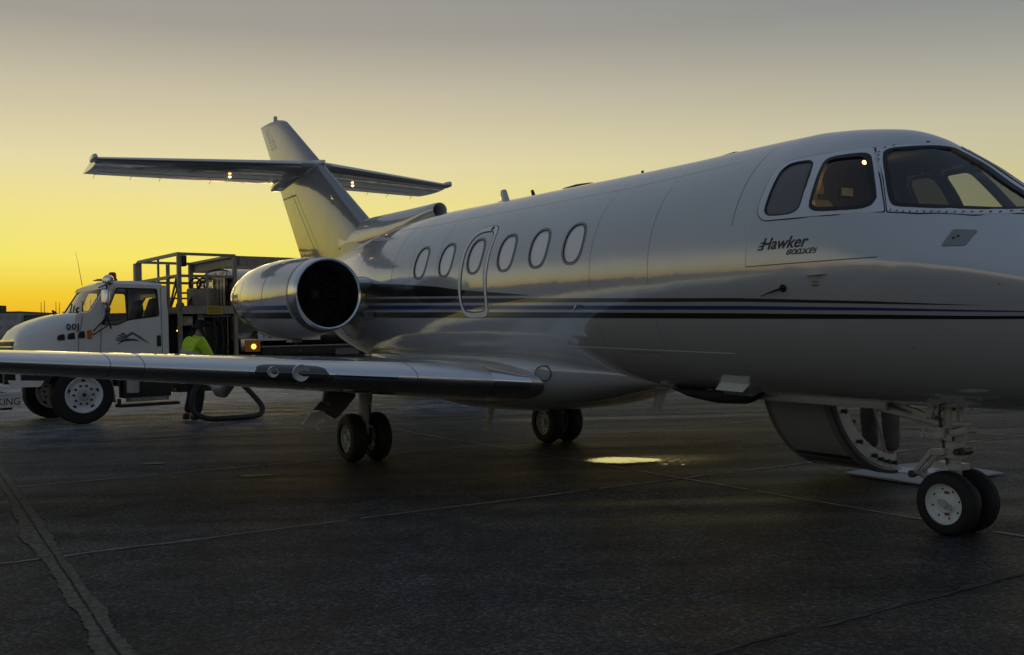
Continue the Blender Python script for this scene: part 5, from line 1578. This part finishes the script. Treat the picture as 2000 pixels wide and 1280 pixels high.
MB().loft([[(x, -.7 + w * math.cos(t), 2.545 + h * math.sin(t)) for t in np.linspace(0, math.pi, 9)] for x, w, h in ((-.72, .02, .01), (-.66, .10, .05), (-.5, .10, .04), (-.42, .02, .01))]).build('roof_fairing', M['amber'], truck)
MB().tube([(-.45, -1.5, 2.5), (-.38, -1.5, 2.95), (-.34, -1.5, 3.14)], [.006, .0035, .002], 6).build('aerial', M['truck_black'], truck)
# door emblem: swoosh and peak, as printed
def flat(poly, name, mat, y=YN + .003):
    mb = MB(); p, t_ = fill2d(poly); mb.add([(a, y, b) for a, b in p], t_); return mb.build(name, mat, truck, smooth=False)
EM = lambda L: [(-.32 - (px - 680) * .00265, 1.645 - (py - 545) * .00235) for px, py in L]
flat(EM([(815, 612), (885, 566), (940, 606), (1005, 664), (985, 655), (930, 618), (888, 586), (845, 615)]), 'emblem_peak', M['logo_grey'])
flat(EM([(780, 665), (815, 630), (850, 618), (900, 622), (940, 640), (880, 636), (830, 640)]), 'emblem_swoosh', M['logo_blue'])
for k, (x0, y0) in enumerate(((770, 622), (776, 606), (788, 590), (806, 578))):
    flat(EM([(x0, y0), (x0 + 14, y0 + 2 - k), (x0 + 32, y0 + 6), (850 + 3 * k, 620 - k), (x0 + 26, y0 + 16), (x0 + 6, y0 + 9)]), 'emblem_feather', M['logo_blue'])
flat(EM([(812, 578), (845, 571), (825, 580), (816, 596)]), 'emblem_feather', M['logo_blue'])

# platform with rails behind the cab
PX0, PX1, PN, PF = -1.72, -2.80, .10, -2.15
fr_ = MB
def rail(a, b, w=.06, nm='platform_rail', d=None):
    return MB().bar(a, b, w, d).build(nm, M['rail'], truck, smooth=False)
for x, y in ((PX0, PN), (PX1, PN), (PX0, PF), (PX1, PF)):
    rail((x, y, 1.0), (x, y, 3.03), .07 if y == PN else .08, 'platform_post')
rail((-1.70, PF, 2.0), (-1.70, PF, 3.0), .13, 'platform_post')
for z, d in ((3.03, .05), (2.62, .05)):
    rail((PX0, PN, z), (PX1, PN, z), .05); rail((PX0, PF, z), (PX1, PF, z), .05)
    rail((PX0, PN, z), (PX0, PF, z), .05, d=.06); rail((PX1, PN, z), (PX1, PF, z), .05)
rail((PX0 + .03, PN + .01, 1.985), (PX1, PN + .01, 1.985), .05, 'platform_sill', .15)
rail((PX0, PF, 1.985), (PX1, PF, 1.985), .05, 'platform_sill', .12)
rail((PX0, PN, 1.985), (PX0, PF, 1.985), .05, 'platform_sill', .12)
MB().box((PX1, PF, 1.90), (PX0, PN - .04, 1.93)).build('platform_deck', M['chassis'], truck, smooth=False)
for a, b in (((PX0 - .02, -.5, 1.95), (PX0 - .1, -.7, 2.9)), ((-2.25, PN, 2.0), (-2.25, PN, 2.62)), ((PX0, -1.0, 1.95), (PX0, -1.0, 3.0)), ((-2.3, PF, 2.0), (-2.3, PF, 3.0)), ((PX0, PN, 2.3), (-2.25, PN, 2.3)), ((-1.95, -1.1, 2.0), (-2.1, -1.1, 2.62)), ((-1.62, PN - .3, 2.58), (-1.85, PN - .9, 2.72)), ((-2.1, PF, 2.3), (-2.8, PF, 2.3))):
    rail(a, b, .035)
MB().box((-1.74, PN - .12, 2.80), (-1.86, PN + .03, 3.0)).build('junction_box', M['chassis'], truck, bevel=.01)
MB().box((-2.62, -.62, 1.98), (-2.12, -.25, 2.42)).build('valve_box', M['rail'], truck, bevel=.03)
for k in range(3):
    cc = Vector((-2.22 - .14 * k, -.40, 2.50)); mb = MB()
    mb.tube([cc + Vector((.11 * math.cos(t), .03 * math.sin(t), .11 * math.sin(t))) for t in np.linspace(0, 2 * math.pi, 19)[:-1]], .018, 8, closed=True)
    mb.build('coiled_line', M['chassis'], truck)
MB().lathe([(-.05, .10), (.05, .10)], 18, 'x', (-1.95, -.5, 2.05)).build('lamp_drum', M['chassis'], truck)
for pts in (([(-2.55, -.3, 2.4), (-2.72, .02, 2.45), (-2.75, .05, 2.1), (-2.5, .05, 1.7)]), ([(-1.9, -.9, 2.0), (-2.0, -.8, 2.4), (-1.95, -.7, 2.62)]), ([(-2.05, -.5, 2.0), (-2.15, -.3, 2.3), (-2.3, -.2, 2.55)])):
    MB().tube(pts, .018, 8).build('pipe_run', M['chassis'], truck)
MB().box((-2.22, PN + .037, 1.90), (-2.52, PN + .045, 2.06)).build('warning_placard', M['sign_yellow'], truck, smooth=False)
for k in range(5):
    MB().box((-2.24, PN + .0455, 1.925 + .026 * k), (-2.50, PN + .047, 1.935 + .026 * k)).build('placard_line', M['ink_black'], truck, smooth=False)
# equipment bay below the platform: reel, meter, cabinet
MB().box((-2.75, -2.1, 1.0), (-1.65, -.55, 1.88)).build('equipment_cabinet', M['chassis'], truck, smooth=False)
MB().lathe([(-.25, .36), (-.22, .36), (-.22, .12), (.22, .12), (.22, .36), (.25, .36)], 28, 'y', (-2.28, -.28, 1.42)).build('hose_reel', M['chassis'], truck)
MB().tube([Vector((-2.28 + .3 * math.cos(t), -.46 + .36 * t / 50, 1.42 + .3 * math.sin(t))) for t in np.linspace(0, 50, 160)], .038, 8).build('reel_hose', M['hose'], truck)
MB().lathe([(0, .07), (.03, .06)], 14, 'y', (-1.95, -.05, 1.78)).box((-2.02, -.2, 1.70), (-1.86, -.05, 1.87)).build('flow_meter', M['gear_white'], truck)
MB().lathe([(0, .02), (.012, .018)], 10, 'y', (-1.72, .02, 1.66)).lathe([(0, .018), (.012, .016)], 10, 'y', (-1.70, .02, 1.60)).build('bay_lamp', M['amber_lit'], truck)
MB().lathe([(0, .016), (.012, .014)], 10, 'y', (-2.16, .02, 1.79)).build('bay_lamp', M['pale_lamp'], truck)
MB().tube([(-2.1, .06, 1.86), (-2.72, .06, 1.87)], .02, 8).build('grab_rail', M['steel'], truck)
MB().box((-2.08, .0, 1.55), (-2.20, .05, 1.92)).build('bay_strap', M['rail'], truck, smooth=False)
for x in (-2.55, -2.4):
    MB().tube([(x, .02, 1.85), (x - .02, .06, 1.4), (x + .03, .03, 1.0)], .022, 8).build('pipe_run', M['chassis'], truck)
# tank with box coaming
TX0, TX1 = -2.86, -9.8
def tank_ring(x, k=1.0, yc=-1.03, zc=1.98):
    o = []
    for j in range(48):
        t = 2 * math.pi * j / 48; c, s = math.cos(t), math.sin(t)
        o.append((x, yc + 1.10 * k * math.copysign(abs(c) ** .72, c), zc + .86 * k * math.copysign(abs(s) ** .72, s)))
    return o
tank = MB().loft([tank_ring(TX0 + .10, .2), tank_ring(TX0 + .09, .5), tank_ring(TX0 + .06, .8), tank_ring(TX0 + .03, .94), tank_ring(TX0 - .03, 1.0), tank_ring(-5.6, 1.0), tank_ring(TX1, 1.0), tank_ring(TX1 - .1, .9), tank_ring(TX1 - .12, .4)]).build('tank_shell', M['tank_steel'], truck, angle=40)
for x in (-4.2, -5.6, -7.0):
    MB().loft([tank_ring(x - .03, 1.006), tank_ring(x + .03, 1.006)], caps=False).build('tank_band', M['rail'], tank, smooth=False)
MB().box((TX1, .02, 2.84), (TX0 + .02, .09, 3.03)).box((TX1, -2.15, 2.84), (TX0 + .02, -2.08, 3.03)).box((TX0 - .05, -2.15, 2.84), (TX0 + .02, .09, 3.03)).build('tank_coaming', M['rail'], truck, smooth=False)
# tall stainless end sheet with vertical folds at the tank front, near side
for k in range(4):
    y0_, y1_ = PN - .02 - .11 * k, PN - .13 - .11 * k
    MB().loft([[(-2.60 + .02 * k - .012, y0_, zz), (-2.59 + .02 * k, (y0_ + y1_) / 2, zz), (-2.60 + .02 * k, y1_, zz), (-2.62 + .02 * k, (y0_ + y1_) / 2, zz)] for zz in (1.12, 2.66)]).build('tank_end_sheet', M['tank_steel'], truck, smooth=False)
for k in range(5):
    y = PN - .16 - .17 * k
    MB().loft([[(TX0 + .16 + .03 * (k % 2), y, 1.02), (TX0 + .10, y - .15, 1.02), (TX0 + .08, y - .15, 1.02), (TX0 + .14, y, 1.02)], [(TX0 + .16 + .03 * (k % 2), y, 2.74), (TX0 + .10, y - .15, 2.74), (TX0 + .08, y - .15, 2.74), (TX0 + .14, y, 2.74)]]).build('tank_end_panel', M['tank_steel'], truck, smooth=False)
# chassis and side boxes
MB().box((-10.0, -1.45, .72), (1.1, -1.30, .98)).box((-10.0, -.75, .72), (1.1, -.60, .98)).build('chassis_rail', M['chassis'], truck, smooth=False)
MB().box((-9.7, -2.1, .95), (-2.86, .0, 1.14)).build('tank_cradle', M['chassis'], truck, smooth=False)
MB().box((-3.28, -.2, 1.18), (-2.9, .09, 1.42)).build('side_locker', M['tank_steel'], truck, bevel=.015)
MB().lathe([(0, .055), (.02, .05), (.035, .03)], 16, 'y', (-3.16, .085, 1.27)).build('side_lamp', M['amber_lit'], truck)
MB().box((-3.30, .09, 1.17), (-2.98, .102, 1.40)).build('lamp_plate', M['amber'], truck, smooth=False)
MB().box((-6.2, -.2, 1.09), (-3.35, .08, 1.24)).build('side_locker', M['chassis'], truck, bevel=.015)
MB().tube([(-3.3, .10, 1.26), (-6.2, .10, 1.26)], .018, 8).build('grab_rail', M['rail'], truck)
sg = MB().box((-4.6, .095, 1.38), (-3.25, .11, 1.68)).build('hazard_sign', M['sign_white'], truck, smooth=False)
lettering('hazard_text', "FLAMMABLE", lambda u, v: (u, .1125, v), -3.36, -4.5, 1.43, 1.55, M['ink_red'], sg, bold=.01)
MB().lathe([(0, .03), (.02, .025)], 12, 'y', (-4.15, .09, 1.16)).build('side_marker', M['red_lens'], truck)
MB().box((-5.5, .08, 1.06), (-4.95, .10, 1.19)).build('number_plate', M['sign_grey'], truck, smooth=False)
lettering('plate_text', "REFUEL", lambda u, v: (u, .083, v), -3.65, -4.0, 1.14, 1.18, M['sign_white'], truck) if False else None
# step, fuel cylinder and interlock sign under the cab
MB().lathe([(-.5, .10), (-.48, .13), (.1, .13), (.12, .10)], 22, 'z', (-.86, .0, .98)).build('air_tank', M['gear_white'], truck)
MB().box((-1.55, -.25, .40), (-.70, .06, .80)).build('battery_box', M['chassis'], truck, bevel=.02)
MB().box((-1.68, -.2, .24), (-.62, .12, .30)).tube([(-.60, .1, .26), (-.60, .1, .40)], .035, 8).build('cab_step', M['chassis'], truck, smooth=False)
sg = MB().box((-1.50, .062, .335), (-.73, .072, .41)).build('interlock_sign', M['sign_grey'], truck, smooth=False)
lettering('interlock_text', "INTERLOCK OVERRIDE", lambda u, v: (u, .0745, v), -.82, -1.46, .35, .395, M['sign_white'], sg)
MB().prism([(-.42, .95), (-.47, .95), (-.56, .34), (-.53, .34)], lambda u, v, t: (u, t, v), .07, -.35).build('mud_flap', M['rail'], truck, smooth=False)
MB().box((-2.7, -.5, .45), (-1.7, .02, 1.0)).build('pump_box', M['chassis'], truck, bevel=.03)
for q in ((-1.28, .08, .72), (-1.52, .1, .74), (-1.60, .1, .52)):
    MB().lathe([(0, .022), (.02, .018)], 10, 'y', q).build('box_latch', M['chrome'], truck)
MB().box((-6.9, -2.05, .55), (-2.9, -.15, .72)).build('drive_line', M['chassis'], truck, bevel=.05) if False else None

# ================================================================== PEOPLE
def skin_figure(name, joints, edges, radii, mat, parent=None, root=0, sub=2):
    me = bpy.data.meshes.new(name)
    me.from_pydata([tuple(j) for j in joints], edges, [])
    o = bpy.data.objects.new(name, me); COL.objects.link(o)
    bm = bmesh.new(); bm.from_mesh(me)
    lay = bm.verts.layers.skin.verify()
    bm.verts.ensure_lookup_table()
    for i, v in enumerate(bm.verts):
        r = radii[i]
        v[lay].radius = r if isinstance(r, tuple) else (r, r)
        v[lay].use_root = (i == root)
    bm.to_mesh(me); bm.free()
    m1 = o.modifiers.new('skin', 'SKIN'); m1.use_smooth_shade = True
    m2 = o.modifiers.new('sub', 'SUBSURF'); m2.levels = sub; m2.render_levels = sub
    dg = bpy.context.evaluated_depsgraph_get()
    nm = bpy.data.meshes.new_from_object(o.evaluated_get(dg))
    o.modifiers.clear(); o.data = nm; bpy.data.meshes.remove(me)
    nm.name = name; nm.materials.clear(); nm.materials.append(mat)
    for p in nm.polygons: p.use_smooth = True
    if parent:
        o.parent = parent
    return o


def hand(name, wrist, direc, side, mat, parent, curl=.5):
    """palm, four fingers and thumb"""
    d = Vector(direc).normalized(); up = Vector((0, 0, 1))
    s = d.cross(up).normalized() * side
    n = s.cross(d)
    J = [Vector(wrist), Vector(wrist) + d * .05, Vector(wrist) + d * .09]
    R = [.026, (.04, .018), (.04, .016)]
    E = [(0, 1), (1, 2)]
    for k, (off, ln) in enumerate(((-.03, .072), (-.010, .08), (.011, .075), (.03, .06))):
        b = J[2] + s * off
        a0 = len(J)
        p1 = b + d * ln * .5 - n * ln * .12 * curl; p2 = p1 + d * ln * .35 - n * ln * .45 * curl
        J += [p1, p2]; R += [.0095, .008]; E += [(2, a0), (a0, a0 + 1)]
    a0 = len(J)
    J += [Vector(wrist) + d * .04 - s * .05, Vector(wrist) + d * .075 - s * .062 - n * .015]; R += [.012, .0095]; E += [(1, a0), (a0, a0 + 1)]
    return skin_figure(name, J, E, R, mat, parent, 0, 1)


def person(name, label, J, mats, cat='person', hood=None):
    """J: joint dict in local metres; one continuous body with clothing children"""
    keys = ['pelvis', 'belly', 'chest', 'neck', 'head', 'crown', 'shL', 'elL', 'wrL', 'shR', 'elR', 'wrR', 'hipL', 'knL', 'anL', 'toL', 'hipR', 'knR', 'anR', 'toR']
    rad = dict(pelvis=(.15, .11), belly=(.145, .105), chest=(.17, .115), neck=.055, head=(.078, .095), crown=(.065, .08), shL=.06, elL=.042, wrL=.03, shR=.06, elR=.042, wrR=.03,
               hipL=.085, knL=.057, anL=.042, toL=.035, hipR=.085, knR=.057, anR=.042, toR=.035)
    ed = [('pelvis', 'belly'), ('belly', 'chest'), ('chest', 'neck'), ('neck', 'head'), ('head', 'crown'), ('chest', 'shL'), ('shL', 'elL'), ('elL', 'wrL'), ('chest', 'shR'), ('shR', 'elR'), ('elR', 'wrR'),
          ('pelvis', 'hipL'), ('hipL', 'knL'), ('knL', 'anL'), ('anL', 'toL'), ('pelvis', 'hipR'), ('hipR', 'knR'), ('knR', 'anR'), ('anR', 'toR')]
    ix = {k: i for i, k in enumerate(keys)}
    body = skin_figure(name, [J[k] for k in keys], [(ix[a], ix[b]) for a, b in ed], [rad[k] for k in keys], M['skin'], None, 0, 2)
    body['label'] = label; body['category'] = cat

    def sub(nm, ks, es, rr2, mat, root=0):
        return skin_figure(nm, [J[k] if isinstance(k, str) else k for k in ks], es, rr2, mat, body, root, 2)
    V = {k: Vector(v) for k, v in J.items()}
    lerp = lambda a, b, t: V[a].lerp(V[b], t)
    sub('trousers', ['pelvis', lerp('pelvis', 'belly', .35), 'hipL', 'knL', lerp('knL', 'anL', .55), lerp('knL', 'anL', .97), 'hipR', 'knR', lerp('knR', 'anR', .55), lerp('knR', 'anR', .97)],
        [(0, 1), (0, 2), (2, 3), (3, 4), (4, 5), (0, 6), (6, 7), (7, 8), (8, 9)], [(.178, .135), (.17, .13), .115, .095, .085, .092, .115, .095, .085, .092], M[mats['trousers']])
    sub('jacket', [lerp('pelvis', 'belly', .1), 'belly', 'chest', lerp('chest', 'neck', .55), 'shL', 'elL', lerp('elL', 'wrL', .92), 'shR', 'elR', lerp('elR', 'wrR', .92)],
        [(0, 1), (1, 2), (2, 3), (2, 4), (4, 5), (5, 6), (2, 7), (7, 8), (8, 9)], [(.20, .155), (.20, .155), (.245, .18), (.12, .11), .118, .085, .06, .118, .085, .06], M[mats['jacket']], 1)
    if mats.get('vest'):
        for q in 'LR':
            sub('dark_sleeve', [lerp('sh' + q, 'el' + q, .62), 'el' + q, lerp('el' + q, 'wr' + q, .95)], [(0, 1), (1, 2)], [.092, .086, .066], M['black_cloth'], 1)
        sub('hood', [V['neck'] - (V['chest'] - V['neck']) * 0.0, V['neck'] + (V['chest'] - V['neck']) * .35], [(0, 1)], [(.11, .10), (.13, .11)], M['hivis'])
    if False:
        sub('hivis_vest', [lerp('pelvis', 'belly', .35), 'belly', 'chest', lerp('chest', 'neck', .5), lerp('chest', 'shL', .85), lerp('chest', 'shR', .85), lerp('shL', 'elL', .35), lerp('shR', 'elR', .35)],
            [(0, 1), (1, 2), (2, 3), (2, 4), (2, 5), (4, 6), (5, 7)], [(.197, .158), (.195, .155), (.215, .16), (.10, .095), .10, .10, .095, .095], M['hivis'], 1)
        pass
    if mats.get('vest'):
        for t in (.45, .98):
            c = lerp('pelvis', 'belly', t) if t < .9 else V['belly'].lerp(V['chest'], .35)
            ax = (V['chest'] - V['pelvis']).normalized()
            s = (V['shL'] - V['shR']).normalized(); f = ax.cross(s)
            mb = MB(); r1 = (.24, .19)
            mb.loft([[c + ax * (hh - .024) + s * r1[0] * math.cos(a) + f * r1[1] * math.sin(a) for a in np.linspace(0, 2 * math.pi, 33)[:-1]] for hh in (0, .048)], caps=False)
            mb.build('reflective_band', M['reflect_tape'], body)
    for k, s in (('L', 1), ('R', -1)):
        a, t = V['an' + k], V['to' + k]
        d = (t - a); d.z = 0; d.normalize(); sd_ = Vector((-d.y, d.x, 0))
        z0 = min(a.z, t.z) - .035
        base = Vector((a.x, a.y, 0)); rings = []
        for u, w, hh in ((-.085, .02, .07), (-.07, .037, .10), (0, .043, .115), (.07, .044, .085), (.13, .046, .06), (.175, .035, .045), (.195, .012, .03)):
            c = base + d * u
            rings.append([(c.x + sd_.x * w * math.cos(q), c.y + sd_.y * w * math.cos(q), a.z - .085 + hh / 2 + hh / 2 * math.sin(q) * 1.0) for q in np.linspace(0, 2 * math.pi, 13)[:-1]])
        sh = MB().loft(rings).build('shoe', M['shoe'], body)
        if mats.get('shoe_stripes'):
            for i in range(3):
                c = base + d * (.02 + .04 * i)
                MB().bar((c.x + sd_.x * .05, c.y + sd_.y * .05, a.z - .07), (c.x + d.x * .02 - sd_.x * 0 + sd_.x * .03, c.y + d.y * .02 + sd_.y * .03, a.z + .02), .012).bar((c.x - sd_.x * .05, c.y - sd_.y * .05, a.z - .07), (c.x + d.x * .02 - sd_.x * .03, c.y + d.y * .02 - sd_.y * .03, a.z + .02), .012).build('shoe_stripe', M['shoe_white'], sh, smooth=False)
    for k, s in (('L', 1), ('R', -1)):
        hand('hand', V['wr' + k], V['wr' + k] - V['el' + k], s, M['skin'], body)
    # face and hair
    hd, cr = V['head'], V['crown']; fd = Vector(J.get('face', (1, 0, 0))).normalized(); ax = (cr - hd).normalized(); sd_ = ax.cross(fd).normalized()
    mb = MB().loft([[hd + fd * (.088 + .0) + ax * .025 + sd_ * .012, hd + fd * .088 + ax * .025 - sd_ * .012, hd + fd * .09 + ax * .03], [hd + fd * .108 - ax * .012 + sd_ * .016, hd + fd * .108 - ax * .012 - sd_ * .016, hd + fd * .118 - ax * .004], [hd + fd * .09 - ax * .02 + sd_ * .013, hd + fd * .09 - ax * .02 - sd_ * .013, hd + fd * .1 - ax * .018]])
    mb.build('nose', M['skin'], body)
    for s in (-1, 1):
        MB().lathe([(-.007, .003), (0, .011), (.007, .003)], 10, 'z', hd + fd * .086 + ax * .03 + sd_ * .033 * s).build('eye', M['gasket'], body)
        MB().lathe([(-.028, .004), (-.015, .014), (.012, .017), (.028, .005)], 10, 'z', hd + sd_ * .088 * s + ax * .01).build('ear', M['skin'], body)
    MB().bar(hd + fd * .092 - ax * .045 + sd_ * .022, hd + fd * .092 - ax * .045 - sd_ * .022, .008).build('mouth', M['label_red'], body, smooth=False)
    hat = skin_figure('hair', [hd + ax * .035 - fd * .02, cr + ax * .01 - fd * .01, hd - ax * .04 - fd * .05], [(0, 1), (0, 2)], [(.098, .102), (.078, .088), .07], M['black_cloth'], body, 0, 2)
    return body


def pt(x, y, z):
    p = TW @ Vector((x, y, z)); return (p.x, p.y, p.z)


# worker bending to the hose, back half turned to the camera (joint positions in truck axes)
WK = dict(pelvis=(-1.62, 1.05, .93), belly=(-1.64, 1.05, 1.10), chest=(-1.72, 1.04, 1.32), neck=(-1.80, 1.02, 1.48), head=(-1.86, 1.00, 1.60), crown=(-1.89, .99, 1.68),
          shL=(-1.70, .86, 1.40), elL=(-1.86, .80, 1.16), wrL=(-2.02, .88, 1.02), shR=(-1.76, 1.23, 1.39), elR=(-1.90, 1.26, 1.14), wrR=(-2.06, 1.12, 1.00),
          hipL=(-1.60, .95, .88), knL=(-1.66, .93, .50), anL=(-1.56, .92, .10), toL=(-1.70, .90, .055), hipR=(-1.63, 1.15, .88), knR=(-1.70, 1.17, .50), anR=(-1.62, 1.20, .10), toR=(-1.78, 1.21, .055))
WK = {k: pt(v[0] + (.10 if v[2] > .8 else .04), v[1], v[2]) for k, v in WK.items()}
fd_ = (TW.to_3x3() @ Vector((-.85, -.1, -.5)))
WK['face'] = tuple(fd_)
person('person', 'person in yellow hi-vis jacket and dark trousers bending beside the truck platform', WK, dict(trousers='black_cloth', jacket='hivis', vest=True, shoe_stripes=True))

# second person on the far side of the airstair: body axes of the jet, feet on the ground
JW = Matrix.Translation((2.9326, 6.5003, 0)) @ Matrix.Rotation(JYAW, 4, 'Z')
P2 = dict(pelvis=(-2.42, 2.62, .93), belly=(-2.42, 2.62, 1.10), chest=(-2.43, 2.63, 1.34), neck=(-2.42, 2.63, 1.50), head=(-2.41, 2.62, 1.62), crown=(-2.41, 2.62, 1.70),
          shL=(-2.62, 2.70, 1.42), elL=(-2.68, 2.70, 1.15), wrL=(-2.62, 2.55, .95), shR=(-2.24, 2.56, 1.42), elR=(-2.18, 2.52, 1.15), wrR=(-2.20, 2.40, .95),
          hipL=(-2.53, 2.66, .88), knL=(-2.60, 2.62, .50), anL=(-2.62, 2.68, .10), toL=(-2.66, 2.54, .055), hipR=(-2.31, 2.58, .88), knR=(-2.29, 2.55, .50), anR=(-2.32, 2.60, .10), toR=(-2.22, 2.48, .055))
P2 = {k: tuple(JW @ Vector(v)) for k, v in P2.items()}
P2['face'] = tuple(JW.to_3x3() @ Vector((.3, -1, 0)))
person('person', 'person in khaki trousers standing by the lowered airstair, upper body hidden by the fuselage', P2, dict(trousers='khaki', jacket='black_cloth'))

# ================================================================== LOOSE THINGS
def bez(pts, n=10):
    """Catmull-Rom through points"""
    P = [Vector(p) for p in pts]; out = []
    for i in range(len(P) - 1):
        p0, p1, p2, p3 = P[max(i - 1, 0)], P[i], P[i + 1], P[min(i + 2, len(P) - 1)]
        for k in range(n):
            t = k / n
            out.append(.5 * ((2 * p1) + (-p0 + p2) * t + (2 * p0 - 5 * p1 + 4 * p2 - p3) * t * t + (-p0 + 3 * p1 - 3 * p2 + p3) * t ** 3))
    out.append(P[-1]); return out


hs = HOSE_PTS = [pt(-2.15, .95, .98), pt(-1.75, 1.42, .86), pt(-1.38, 1.62, .55), pt(-1.34, 1.66, .22), pt(-1.55, 1.75, .07), pt(-1.95, 1.78, .05), pt(-2.45, 1.66, .05), pt(-2.62, 1.58, .10), pt(-2.66, 1.48, .22), pt(-2.55, 1.35, .42), pt(-2.42, 1.2, .62), pt(-2.36, 1.0, .80), pt(-2.4, .4, 1.0), pt(-2.35, .05, 1.15)]
ho = MB().tube(bez(hs, 8), .048, 14).build('fuel_hose', M['hose'])
tag(ho, 'thick black fuel hose looping down to the ground beside the worker', 'hose')

# welcome mat at the foot of the stairs with a pale star
mt = MB()
def jw(x, y, z): return tuple(JW @ Vector((x, y, z)))
quad = [(-2.12, 1.50), (-1.20, 1.36), (-.62, 2.2), (-1.15, 2.72), (-2.0, 2.62)]
mt.prism([(-2.13, 1.60), (-1.27, 1.52), (-1.17, 2.62), (-1.49, 2.70), (-2.03, 2.75), (-2.15, 2.3)], lambda u, v, t: jw(u, v, t), .012, .026)
mat_o = mt.build('floor_mat', M['mat_grey'], smooth=False)
tag(mat_o, 'grey entrance mat with a pale star behind the nose wheels', 'mat')
star = []
for k in range(10):
    r = .42 if k % 2 == 0 else .17
    star.append((-1.72 + r * .8 * math.cos(k * math.pi / 5 + .2), 2.12 + r * .9 * math.sin(k * math.pi / 5 + .2)))
mb = MB(); p, t_ = fill2d(star); mb.add([jw(a, b, .030) for a, b in p], t_); mb.build('mat_star', M['mat_white'], mat_o, smooth=False)
